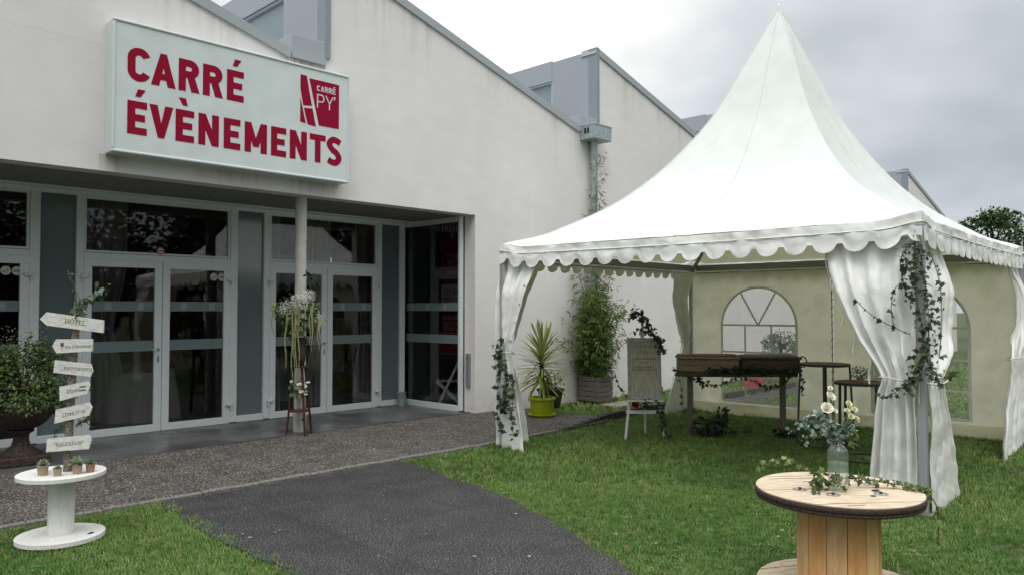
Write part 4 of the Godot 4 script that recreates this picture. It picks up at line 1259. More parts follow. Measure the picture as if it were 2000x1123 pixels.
func back_sheet(t: Node3D, z0: float, z1: float) -> void:
	# sheet in the plane x = HALF, built in two halves left and right of the window
	var zc := (z0 + z1) / 2.0
	var hw := 0.645
	var spring := 1.48
	var bottom := 0.2
	var xf := Transform3D(Basis(Vector3(0, 0, 1), Vector3.UP, Vector3(-1, 0, 0)), Vector3(HALF - 0.045, 0, 0))
	# ring of cloth between the window's outline and the sheet's edge, slack and creased
	var angles := []
	for i in 120: angles.append(TAU * i / 120.0)
	var mid := Vector2(zc, 1.2)
	for c in [Vector2(z1, 2.45), Vector2(z0, 2.45), Vector2(z0, -0.04), Vector2(z1, -0.04), Vector2(zc + hw, bottom), Vector2(zc - hw, bottom)]:
		angles.append(fposmod((c - mid).angle(), TAU))
	angles.sort()
	angles.append(angles[0] + TAU)
	var hole := func(a: float) -> Vector2:
		var d := Vector2(cos(a), sin(a))
		var k := INF
		if absf(d.x) > 1e-6: k = minf(k, hw / absf(d.x))
		if d.y < 0.0: k = minf(k, (mid.y - bottom) / -d.y)
		var q: Vector2 = mid + d * k
		if q.y > spring:   # on the arch
			var o := mid.y - spring
			var b := d.y * o
			q = mid + d * (-b + sqrt(b * b - o * o + hw * hw))
		return q
	var edge := func(a: float) -> Vector2:
		var d := Vector2(cos(a), sin(a))
		var k := INF
		if absf(d.x) > 1e-6: k = minf(k, ((z1 if d.x > 0.0 else z0) - zc) / d.x)
		if absf(d.y) > 1e-6: k = minf(k, ((2.45 if d.y > 0.0 else -0.04) - mid.y) / d.y)
		return mid + d * k
	var sl := noise(1.3, 230 + int(z0 * 10.0), 4)
	var rid := noise(0.6, 240 + int(z0 * 10.0), 3)
	rid.fractal_type = FastNoiseLite.FRACTAL_RIDGED
	var s := tool()
	var na := angles.size() - 1
	grid(s, na, 16, func(u, v):
		var a: float = angles[int(round(u * na))]
		var q: Vector2 = hole.call(a).lerp(edge.call(a), v)
		var slack: float = 4.0 * v * (1.0 - v)
		var lowness := smoothstep(1.5, 0.3, q.y)
		var d: float = slack * (0.012 * rid.get_noise_2d(q.x * 1.6 + q.y, q.y * 1.9 - q.x * 0.6) * (0.35 + lowness) + 0.03 * sl.get_noise_2d(q.x * 1.4, q.y * 1.1) + 0.022 * lowness * sl.get_noise_2d(q.x * 2.2 + q.y * 2.5, q.y * 3.0 - q.x) + 0.010 * exp(-pow((q.y - 1.22) / 0.03, 2.0)))
		return Vector3(HALF - 0.045 - d, q.y, q.x))
	var w := part(t, "side_wall", done(s), M.pvc_wall)
	# creased skirt and the hem
	s = tool()
	var cr := noise(1.1, int(absf(z0 * 100)) + 3, 4)
	grid(s, 50, 4, func(u, v): return Vector3(HALF - 0.058 - 0.014 * cr.get_noise_2d(u * 5.0, v) - 0.012 * (1 - v), -0.04 + v * 0.19, lerpf(z0, z1, u)))
	part(w, "skirt", done(s), M.pvc_wall)
	var f := PackedVector2Array([Vector2(zc - hw, bottom), Vector2(zc + hw, bottom)])
	for i in 25:
		var a := PI * i / 24.0
		f.append(Vector2(zc + hw * cos(a), spring + hw * sin(a)))
	var win := part(t, "arched_window", prism_mesh(f, -0.0008, 0.0008, xf), M.clear_film)
	s = tool()
	var rim := []
	for i in 33:
		var a := PI * i / 32.0
		rim.append(Vector2(zc + (hw + 0.01) * cos(a), spring + (hw + 0.01) * sin(a)))
	rim.push_front(Vector2(zc + hw + 0.01, bottom)); rim.append(Vector2(zc - hw - 0.01, bottom))
	prism(s, stroke(rim, 0.04), 0.002, 0.005, xf)
	prism(s, rect(zc - hw, bottom - 0.02, zc + hw, bottom + 0.02), 0.002, 0.0046, xf)
	part(win, "rim", done(s), M.pvc)
	for q in [[-hw, 1.5, hw, 1.5], [-hw, 1.04, hw, 1.04], [-hw, 0.6, hw, 0.6], [0.0, 1.5, -0.31, 2.05], [0.0, 1.5, 0.31, 2.05], [-0.23, 1.5, -0.23, bottom], [0.23, 1.5, 0.23, bottom]]:
		part(win, "glazing_bar", prism_mesh(stroke([Vector2(zc + q[0], q[1]), Vector2(zc + q[2], q[3])], 0.032), 0.0012, 0.003 + 0.0003 * q[3], xf), M.pvc)

# a sheet hung from the rail and tied to the leg; keys: height, near edge, far edge along the side
func curtain(t: Node3D, base: Vector3, along: Vector3, out: Vector3, keys: Array, folds: int, amp: float, tie_y: float, sd: int) -> void:
	var near := []
	var far := []
	for k in keys:
		near.append([k[0], k[1]]); far.append([k[0], k[2]])
	var y0: float = keys[0][0]
	var y1: float = keys[-1][0]
	var n := noise(0.8, 300 + sd, 3)
	var rid := noise(0.55, 350 + sd, 3)
	rid.fractal_type = FastNoiseLite.FRACTAL_RIDGED
	var g := RandomNumberGenerator.new()
	g.seed = sd
	var ph := []
	for i in 4: ph.append(g.randf() * TAU)
	var surf := func(u: float, v: float) -> Vector3:
		var y := lerpf(y0, y1, v)
		var a := curve_at(near, y)
		var b := curve_at(far, y)
		var width := b - a
		# cloth is always as wide as its top: the narrower, the deeper the folds
		var top: float = keys[-1][2] - keys[-1][1]
		var squeeze := clampf(1.0 - width / maxf(top, 0.75), 0.0, 0.75)
		var waist := exp(-pow((y - tie_y) / 0.16, 2.0))
		var uu := u + 0.035 * sin(u * 9.0 + ph[0]) + 0.02 * n.get_noise_2d(u * 3.0, y * 1.5)
		var depth := amp * (0.35 + 1.0 * squeeze) * (1.0 - 0.45 * waist)
		var w := sin(uu * folds * TAU + ph[1] + 0.5 * sin(y * 1.7 + ph[2]))
		w = signf(w) * pow(absf(w), 0.75)
		var d := depth * w + 0.03 * n.get_noise_2d(u * 1.2 + 9.0, y * 1.3) + 0.007 * n.get_noise_2d(u * 5.0, y * 5.0)
		d += 0.016 * rid.get_noise_2d(u * 3.2 + y * 0.7, y * 2.0 - u * 1.1) * (0.5 + smoothstep(0.5, 0.0, absf(y - tie_y - 0.2)))
		# crumpled pouch above the tie
		d += (0.5 + 10.0 * (amp - 0.03)) * 0.045 * exp(-pow((y - tie_y - 0.22) / 0.13, 2.0)) * sin(u * 7.0 + ph[3])
		var hem := 0.02 * sin(u * 14.0 + ph[2]) * smoothstep(0.12, 0.0, v)
		depth *= 1.0
		d *= lerpf(1.0, 0.45, smoothstep(2.05, 2.4, y))
		return base + along * (a + width * u) + out * (lerpf(0.045, -0.055, smoothstep(1.9, 2.35, y)) + d * smoothstep(0.0, 0.03, u + 0.02)) + Vector3(0, y + hem, 0)
	var s := tool()
	grid(s, 110, 130, surf)
	var cu := part(t, "curtain", done(s), M.pvc)
	# tie rope round the waist
	var pts := []
	for i in 25:
		var a := TAU * i / 24.0
		var u := 0.5 + 0.5 * cos(a)
		var lo := curve_at(near, tie_y)
		var hi := curve_at(far, tie_y)
		pts.append(base + along * lerpf(lo - 0.03, hi + 0.015, u) + out * (0.045 + 0.085 * sin(a)) + Vector3(0, tie_y + 0.012 * sin(a * 2.0), 0))
	s = tool()
	tube(s, pts, 0.008, 6)
	tube(s, [pts[12] , pts[12] + Vector3(0, -0.2, 0) + out * 0.02], 0.006, 5)
	part(cu, "tie_rope", done(s), M.rope)
	# rope loops along the free edge, brass eyelets
	for i in 6:
		var y := 2.3 - i * 0.235
		if sd == 13 or sd == 15:
			if i > 4: continue
			var e: Vector3 = surf.call(0.93, (y - y0) / (y1 - y0))
			part(cu, "eyelet", lathe_mesh([Vector2(0.008, 0.0), Vector2(0.012, 0.004), Vector2(0.017, 0.0)], 12), M.chrome, Transform3D(Basis(Quaternion(Vector3.UP, out)), e + out * 0.006))
		elif sd == 11 and i < 5:
			var e: Vector3 = surf.call(1.0, (y - y0) / (y1 - y0))
			e -= along * 0.012
			var l := 0.24 + 0.03 * sin(i * 2.0)
			var rp := []
			for j in 13:
				var f := j / 12.0
				rp.append(e + Vector3(0, -l * f, 0) + along * (0.014 * sin(f * 5.0 + i)) + out * 0.01 * cos(f * 4.0))
			part(cu, "lacing_rope", tube_mesh(rp, 0.008, 6), M.rope)

# ------------------------------------------------------------------ leaves and flowers
var LM := {}

func leaf_mesh(kind: String) -> ArrayMesh:   # unit length along +z, lying in x, z
	if LM.has(kind): return LM[kind]
	var s := tool()
	s.set_smooth_group(-1)
	var o: Array
	match kind:
		"ivy": o = [[0.0, 0.0], [0.30, -0.10], [0.22, 0.14], [0.52, 0.30], [0.27, 0.48], [0.20, 0.62], [0.0, 1.0]]
		"round": o = [[0.0, 0.0], [0.26, 0.12], [0.42, 0.42], [0.36, 0.72], [0.0, 1.0]]
		"oval": o = [[0.0, 0.0], [0.2, 0.2], [0.27, 0.45], [0.18, 0.75], [0.0, 1.0]]
		_: o = [[0.0, 0.0], [0.07, 0.2], [0.085, 0.45], [0.05, 0.8], [0.0, 1.0]]
	for k in o.size() - 1:
		for sg in [-1.0, 1.0]:
			var lift := 0.16 if kind != "blade" else 0.35
			var bend := func(z: float) -> float: return -0.22 * z * z
			var a := Vector3(sg * o[k][0], lift * o[k][0] + bend.call(o[k][1]), o[k][1])
			var b := Vector3(sg * o[k + 1][0], lift * o[k + 1][0] + bend.call(o[k + 1][1]), o[k + 1][1])
			var c := Vector3(0, bend.call(maxf(0.0, o[k + 1][1] * 0.98)), maxf(0.0, o[k + 1][1] * 0.98))
			var d := Vector3(0, bend.call(maxf(0.0, o[k][1])), maxf(0.0, o[k][1]))
			if sg > 0: quad(s, d, c, b, a)
			else: quad(s, d, a, b, c)
	LM[kind] = done(s)
	return LM[kind]

func aim(at: Vector3, dir: Vector3, up: Vector3, size: float) -> Transform3D:
	var z := dir.normalized()
	var x := up.cross(z)
	if x.length() < 0.05: x = Vector3.RIGHT.cross(z)
	x = x.normalized()
	return Transform3D(Basis(x * size, z.cross(x) * size, z * size), at)

func rdir() -> Vector3:
	return Vector3(rr(-1, 1), rr(-1, 1), rr(-1, 1)).normalized()

# trailing stem with leaves set along it, each a mesh of its own
func strand(t: Node3D, keys: Array, n: int, size: float, spread: float, mats: Array, face := Vector3(-0.5, 0.35, 0.8), kind := "ivy", stem := 0.0035) -> void:
	var pts := spline(keys, maxi(8, keys.size() * 5))
	part(t, "stem", tube_mesh(pts, stem, 5), M.stem)
	for i in n:
		var f := (i + R.randf()) / n * (pts.size() - 1)
		var k := mini(int(f), pts.size() - 2)
		var p: Vector3 = pts[k].lerp(pts[k + 1], f - k)
		var d := rdir()
		d.y -= 0.35
		var q := p + rdir() * spread * R.randf()
		part(t, "leaf", leaf_mesh(kind), mats[R.randi() % mats.size()], aim(q, d, face + rdir() * 0.7, size * rr(0.55, 1.25)))

# a mass of leaves round a centre
func leaf_ball(t: Node3D, c: Vector3, rad: Vector3, n: int, size: float, mats: Array, kind := "ivy") -> void:
	for i in n:
		var d := rdir()
		var r := pow(R.randf(), 0.4)
		var p := c + d * rad * r
		part(t, "leaf", leaf_mesh(kind), mats[R.randi() % mats.size()], aim(p, d + rdir() * 0.8 + Vector3(0, -0.2, 0), d + Vector3(0, 0.6, 0) + rdir() * 0.4, size * rr(0.6, 1.2)))

func rose_mesh(r: float, sd: int) -> ArrayMesh:
	var g := RandomNumberGenerator.new()
	g.seed = sd
	var s := tool()
	for ring in 4:
		var n: int = [3, 4, 5, 6][ring]
		var rad: float = r * [0.22, 0.45, 0.72, 1.0][ring]
		var hh: float = r * [1.15, 1.15, 1.0, 0.75][ring]
		for k in n:
			var a0 := TAU * (k + g.randf() * 0.4) / n + ring
			var wd := TAU / n * 0.75
			grid(s, 5, 4, func(u, v):
				var a: float = a0 + (u - 0.5) * wd * 2.0 * (1.0 - 0.25 * v)
				var edge: float = 1.0 - 0.25 * pow(absf(u - 0.5) * 2.0, 2.0)
				var rd: float = rad * (0.25 + 0.85 * sqrt(v)) * (1.0 + 0.22 * v * v * (ring * 0.5))
				return Vector3(cos(a) * rd, hh * v * edge - r * 0.25, sin(a) * rd))
	return done(s)

func tuft(t: Node3D, called: String, c: Vector3, rad: Vector3, n: int, size: float, m: Material) -> void:   # tiny blossoms
	var s := tool()
	lathe(s, [Vector2(0, -0.5), Vector2(0.5, 0.0), Vector2(0, 0.5)], 6)
	var xs := []
	for i in n:
		var d := rdir()
		var p := c + d * rad * pow(R.randf(), 0.45)
		xs.append(Transform3D(Basis().scaled(Vector3.ONE * size * rr(0.6, 1.3)), p))
	copies(t, called, done(s), m, xs)

func ivies() -> void:
	var L := func(p: Vector3) -> Vector3: return p
	var dark: Array = M.ivy
	# right-hand front leg of the tent
	var t := thing("ivy_garland", "long dark ivy garland trailing down the tent leg behind the wooden drum", "ivy")
	t.transform = tent_xf
	var f := -HALF - 0.13
	var z := HALF
	strand(t, [Vector3(f, 2.36, z), Vector3(f, 2.1, z - 0.02), Vector3(f, 1.8, z + 0.01), Vector3(f - 0.02, 1.5, z + 0.06), Vector3(f - 0.02, 1.25, z), Vector3(f - 0.02, 1.05, z - 0.08)], 165, 0.052, 0.10, dark)
	strand(t, [Vector3(f, 2.36, z + 0.02), Vector3(f, 2.15, z + 0.05), Vector3(f - 0.01, 1.9, z + 0.08), Vector3(f - 0.02, 1.6, z + 0.10), Vector3(f - 0.02, 1.35, z + 0.08), Vector3(f - 0.02, 1.2, z + 0.16)], 120, 0.05, 0.085, dark)
	strand(t, [Vector3(f, 2.36, z - 0.03), Vector3(f - 0.01, 2.2, z - 0.12), Vector3(f - 0.01, 2.0, z - 0.10), Vector3(f - 0.01, 1.85, z - 0.06)], 44, 0.052, 0.07, dark)
	strand(t, [Vector3(f, 1.55, z - 0.06), Vector3(f - 0.03, 1.62, z - 0.2), Vector3(f - 0.05, 1.72, z - 0.36), Vector3(f - 0.05, 1.86, z - 0.5)], 10, 0.05, 0.025, dark)
	strand(t, [Vector3(f, 1.95, z - 0.03), Vector3(f - 0.02, 1.97, z - 0.15), Vector3(f - 0.02, 1.8, z - 0.2), Vector3(f - 0.02, 1.6, z - 0.18)], 16, 0.05, 0.035, dark)
	strand(t, [Vector3(f, 1.2, z + 0.02), Vector3(f - 0.03, 1.08, z - 0.12), Vector3(f - 0.04, 0.98, z - 0.26)], 36, 0.048, 0.06, dark)
	strand(t, [Vector3(f, 1.22, z + 0.05), Vector3(f - 0.04, 1.18, z + 0.2), Vector3(f - 0.06, 1.24, z + 0.32)], 16, 0.055, 0.05, dark)
	strand(t, [Vector3(f + 0.05, 2.3, z + 0.09), Vector3(f, 2.0, z + 0.18), Vector3(f, 1.7, z + 0.19), Vector3(f, 1.35, z + 0.17)], 26, 0.055, 0.04, dark)
	# the other front leg
	t = thing("ivy_garland", "dark ivy garland hanging over the curtain of the tent leg beside the lime pot", "ivy")
	t.transform = tent_xf
	z = -HALF
	strand(t, [Vector3(f, 1.38, z + 0.10), Vector3(f - 0.02, 1.15, z + 0.08), Vector3(f - 0.03, 0.9, z + 0.2), Vector3(f - 0.03, 0.65, z + 0.18), Vector3(f - 0.03, 0.45, z + 0.14)], 150, 0.06, 0.11, dark)
	strand(t, [Vector3(f, 1.2, z + 0.06), Vector3(f - 0.03, 0.9, z + 0.07), Vector3(f - 0.04, 0.6, z + 0.06), Vector3(f - 0.04, 0.3, z + 0.06), Vector3(f - 0.04, 0.2, z + 0.16)], 50, 0.06, 0.06, dark)
	strand(t, [Vector3(f, 0.95, z + 0.26), Vector3(f - 0.03, 0.7, z + 0.31), Vector3(f - 0.03, 0.4, z + 0.3), Vector3(f - 0.03, 0.15, z + 0.32)], 46, 0.06, 0.055, dark)
	# inner corner by the crates
	t = thing("ivy_garland", "thin ivy strands on the gathered curtain behind the crate table", "ivy")
	t.transform = tent_xf
	strand(t, [Vector3(1.9, 0.75, -HALF - 0.02), Vector3(1.92, 0.5, -HALF + 0.10), Vector3(1.95, 0.1, -HALF + 0.12)], 22, 0.06, 0.03, dark)
	strand(t, [Vector3(2.2, 0.75, -HALF + 0.06), Vector3(2.25, 0.45, -HALF + 0.12), Vector3(2.25, 0.1, -HALF + 0.12)], 20, 0.06, 0.03, dark)

func yucca() -> void:
	var t := thing("potted_yucca", "spiky yellow-green yucca in a glossy lime green pot with saucer", "potted plant", Vector3(0.5, 0, 1.05))
	var p := part(t, "pot", lathe_mesh([Vector2(0, 0.03), Vector2(0.165, 0.03), Vector2(0.17, 0.035), Vector2(0.205, 0.265), Vector2(0.205, 0.265), Vector2(0.228, 0.275), Vector2(0.232, 0.31), Vector2(0.225, 0.32), Vector2(0.205, 0.318), Vector2(0.2, 0.27), Vector2(0.2, 0.27), Vector2(0, 0.27)], 48), M.lime)
	part(p, "soil", disc_mesh(0.198, 0.012), M.black, Transform3D(Basis(), Vector3(0, 0.268, 0)))
	part(t, "saucer", lathe_mesh([Vector2(0, 0.0), Vector2(0.19, 0.0), Vector2(0.225, 0.03), Vector2(0.235, 0.045), Vector2(0.225, 0.045), Vector2(0.19, 0.018), Vector2(0, 0.018)], 48), M.lime)
	part(t, "trunk", tube_mesh([Vector3(0, 0.2, 0), Vector3(0.01, 0.4, 0.0), Vector3(-0.01, 0.62, 0.01), Vector3(-0.01, 0.95, 0.0), Vector3(0.0, 1.15, 0)], [0.045, 0.04, 0.038, 0.035, 0.02], 12), M.trunk)
	var blades := []
	for v in 4:
		var s := tool()
		var droop: float = [0.02, 0.10, 0.2, 0.34][v]
		grid(s, 2, 9, func(u, w):
			var wd: float = 0.058 * (0.55 + 0.9 * w) * pow(1.0 - w, 0.55) + 0.0008
			return Vector3((u - 0.5) * 2.0 * wd, 0.35 * absf(u - 0.5) * wd * 2.0 - droop * w * w, w))
		blades.append(done(s))
	var n := 150
	for i in n:
		var f := float(i) / n
		var y := lerpf(0.56, 1.18, f)
		var el := lerpf(-0.35, 1.38, pow(f, 1.15)) + rr(-0.14, 0.14)
		var az := i * 2.39996 + rr(-0.2, 0.2)
		var d := Vector3(cos(az) * cos(el), sin(el), sin(az) * cos(el))
		var len := rr(0.44, 0.54) * (1.0 - 0.12 * f)
		part(t, "leaf", blades[0 if f > 0.85 else (1 + i % 3 if f < 0.5 else i % 3)], M.yucca[1 if f < 0.3 and i % 2 == 0 else R.randi() % 3], aim(Vector3(0.02 * cos(az), y, 0.02 * sin(az)), d, Vector3.UP if el < 1.0 else Vector3.RIGHT, len))
	# black pot behind it
	t = thing("black_pot", "square black plastic plant pot holding a dark shrub, behind the lime pot", "plant pot", Vector3(1.42, 0, 0.42))
	var s := tool()
	grid(s, 4, 1, func(u, v):
		var a: float = PI / 4 + TAU * u
		return Vector3(cos(a), 0, sin(a)) * lerpf(0.17, 0.23, v) + Vector3(0, v * 0.31, 0))
	for k in 4:
		var a := PI / 2 * k
		box(s, Vector3(cos(a) * 0.165, 0.325, sin(a) * 0.165), Vector3(0.03 if k % 2 == 0 else 0.36, 0.05, 0.36 if k % 2 == 0 else 0.03), 0.006)
	box(s, Vector3(0, 0.29, 0), Vector3(0.29, 0.02, 0.29), 0.0)
	part(t, "pot", done(s), M.black_pot)
	for k in 6: part(t, "stem", tube_mesh([Vector3(0, 0.3, 0), Vector3(rr(-0.1, 0.1), 0.42, rr(-0.1, 0.1)), Vector3(rr(-0.2, 0.2), 0.58, rr(-0.2, 0.2))], 0.006, 5), M.stem)
	leaf_ball(t, Vector3(0, 0.46, 0), Vector3(0.24, 0.18, 0.24), 90, 0.075, M.ivy, "oval")

func bamboo() -> void:
	var t := thing("wooden_planter", "square planter of weathered grey boards under the downpipe", "planter", Vector3(2.80, 0, 0.34))
	var w := 0.41
	var d := 0.49
	for k in 5:
		var y := 0.045 + k * 0.096
		for sg in [-1, 1]:
			part(t, "plank", box_mesh(Vector3(0, y, sg * d / 2), Vector3(w + 0.07, 0.088, 0.028), 0.006), M.planter, Transform3D(Basis(), Vector3(rr(-0.006, 0.006), 0, 0)))
			part(t, "plank", box_mesh(Vector3(sg * w / 2, y + 0.01, 0), Vector3(0.028, 0.088, d - 0.03), 0.006), M.planter, Transform3D(Basis(), Vector3(0, 0, rr(-0.006, 0.006))))
	part(t, "soil", box_mesh(Vector3(0, 0.42, 0), Vector3(w - 0.03, 0.04, d - 0.03), 0.0), M.trunk)
	var b := thing("bamboo", "dense green bamboo with tall thin canes growing from the grey planter", "bamboo", Vector3(2.80, 0.42, 0.34))
	var xs := []
	var cs := []
	var add := func(p: Vector3, dir: Vector3, len: float, shade: float):
		xs.append(aim(p, dir, Vector3(-0.4, 0.8, 0.5) + rdir() * 0.9, len))
		cs.append(Color(0.028, 0.068, 0.012).lerp(Color(0.15, 0.205, 0.05), clampf(shade + rr(-0.25, 0.25), 0, 1)))
	for i in 74:
		var a := R.randf() * TAU
		var h := rr(0.8, 1.95)
		var lean := rr(0.12, 0.5) + (0.5 if i % 3 == 0 else 0.0) + 0.25 * maxf(0.0, 1.5 - h)
		var p0 := Vector3(rr(-0.15, 0.15), 0, rr(-0.18, 0.18))
		if i < 7:
			h = [4.5, 3.75, 2.25, 2.5, 2.2, 3.0, 1.95][i]
			lean = [0.10, 0.12, 0.5, 0.2, 0.62, 0.1, 0.66][i]
			a = [0.0, 3.3, 3.4, 0.3, 0.4, 2.0, 2.9][i]
		if i == 0: p0 = Vector3(0.16, 0, -0.12)
		var out := Vector3(cos(a), 0, sin(a) * 0.6)
		if sin(a) < 0.0: out.z *= 0.3
		var pts := []
		for k in 9:
			var f := k / 8.0
			pts.append(p0 + Vector3.UP * h * (f - 0.12 * lean * f * f) + out * lean * f * f)
		part(b, "cane", tube_mesh(pts, [0.009, 0.009, 0.0085, 0.008, 0.0075, 0.007, 0.006, 0.005, 0.003], 6), M.culm)
		var m := int(h * (40 if i < 7 else 34))
		var bare := 0.06 if i > 6 else 0.18
		for k in m:
			var f := lerpf(bare, 1.0, R.randf())
			if i == 1 and R.randf() < 0.5: continue
			var c := mini(int(f * 8), 7)
			var p: Vector3 = pts[c].lerp(pts[c + 1], f * 8 - c)
			var tw := rdir()
			tw.y = absf(tw.y) * 0.3
			var reach := rr(0.03, 0.26) * (1.0 if i > 6 else 0.75)
			var q := p + tw * reach
			if q.z < -0.27: q.z = -0.27 + rr(0.0, 0.1)
			for e in 2 + R.randi() % 3:
				add.call(q + rdir() * 0.025, tw + rdir() * 0.8 + Vector3(0, -0.25, 0), rr(0.07, 0.13), 0.25 + 0.4 * f)
	copies(b, "foliage", leaf_mesh("blade"), M.bamboo, xs, cs)

func urn_shrub() -> void:
	var t := thing("stone_urn", "large dark brown fluted garden urn on a square plinth", "urn", Vector3(-6.60, 0.008, -0.56))
	part(t, "plinth", box_mesh(Vector3(0, 0.05, 0), Vector3(0.50, 0.10, 0.50), 0.012), M.urn)
	part(t, "foot", lathe_mesh([Vector2(0.20, 0.10), Vector2(0.20, 0.125), Vector2(0.15, 0.16), Vector2(0.095, 0.21), Vector2(0.078, 0.28), Vector2(0.085, 0.335), Vector2(0.13, 0.36), Vector2(0.13, 0.385)], 40), M.urn)
	var s := tool()
	var pr := [[0.385, 0.10], [0.42, 0.19], [0.48, 0.265], [0.56, 0.315], [0.66, 0.33], [0.76, 0.30], [0.82, 0.27]]
	grid(s, 120, 24, func(u, v):
		var y := lerpf(0.385, 0.82, v)
		var flute := 1.0 - 0.035 * absf(sin(u * PI * 24.0)) * smoothstep(0.95, 0.7, v)
		var r := curve_at(pr, y) * flute
		return Vector3(cos(-u * TAU) * r, y, sin(-u * TAU) * r))
	part(t, "bowl", done(s), M.urn)
	part(t, "rim", lathe_mesh([Vector2(0.27, 0.815), Vector2(0.31, 0.84), Vector2(0.345, 0.875), Vector2(0.345, 0.875), Vector2(0.33, 0.89), Vector2(0.28, 0.885), Vector2(0.28, 0.885), Vector2(0, 0.85)], 48), M.urn)
	var b := thing("urn_shrub", "bushy green shrub spilling over the rim of the dark urn", "shrub", Vector3(-6.60, 0.85, -0.56))
	for k in 14:
		var a := R.randf() * TAU
		part(b, "stem", tube_mesh([Vector3(0, 0, 0), Vector3(cos(a) * 0.12, 0.22, sin(a) * 0.12), Vector3(cos(a) * 0.34, rr(0.2, 0.62), sin(a) * 0.34)], [0.008, 0.006, 0.003], 5), M.stem)
	var mats := [M.ivy[2], M.ivy[1], M.ivy_pale[2], M.ivy[1], M.ivy_pale[0]]
	var xs := []
	var cs := []
	for q in [[0, 0.22, 0, 0.46, 0.34], [0.0, -0.12, 0.28, 0.3, 0.16], [0.3, -0.1, 0.12, 0.2, 0.2], [-0.3, -0.08, 0.16, 0.2, 0.2], [-0.22, 0.12, 0.1, 0.28, 0.24], [0.2, 0.1, 0.18, 0.28, 0.24], [0.05, 0.42, 0.0, 0.26, 0.2], [0.1, -0.06, 0.22, 0.2, 0.17], [-0.25, 0.34, 0.05, 0.2, 0.18], [0.28, 0.3, -0.1, 0.2, 0.2]]:
		var c := Vector3(q[0], q[1], q[2])
		var rad := Vector3(q[3], q[4], q[3])
		leaf_ball(b, c, rad, 40, 0.06, mats, "oval")
		for i in 420:
			var d := rdir()
			xs.append(aim(c + d * rad * pow(R.randf(), 0.5), d + rdir(), d + Vector3(0, 0.7, 0), rr(0.025, 0.055)))
			cs.append(Color(0.025, 0.055, 0.015).lerp(Color(0.13, 0.19, 0.055), pow(R.randf(), 1.6)))
	for i in 160:
		var a := R.randf() * TAU
		var p := Vector3(cos(a) * rr(0.1, 0.3), rr(0.45, 0.72), sin(a) * rr(0.1, 0.3))
		xs.append(aim(p, rdir(), rdir(), rr(0.012, 0.024)))
		cs.append(Color(0.24, 0.28, 0.17))
	copies(b, "foliage", leaf_mesh("oval"), M.tinted_leaf, xs, cs)

# ------------------------------------------------------------------ decorations
const FACE := -0.793   # turn of things that face the path: local x lies along the camera side of the scene

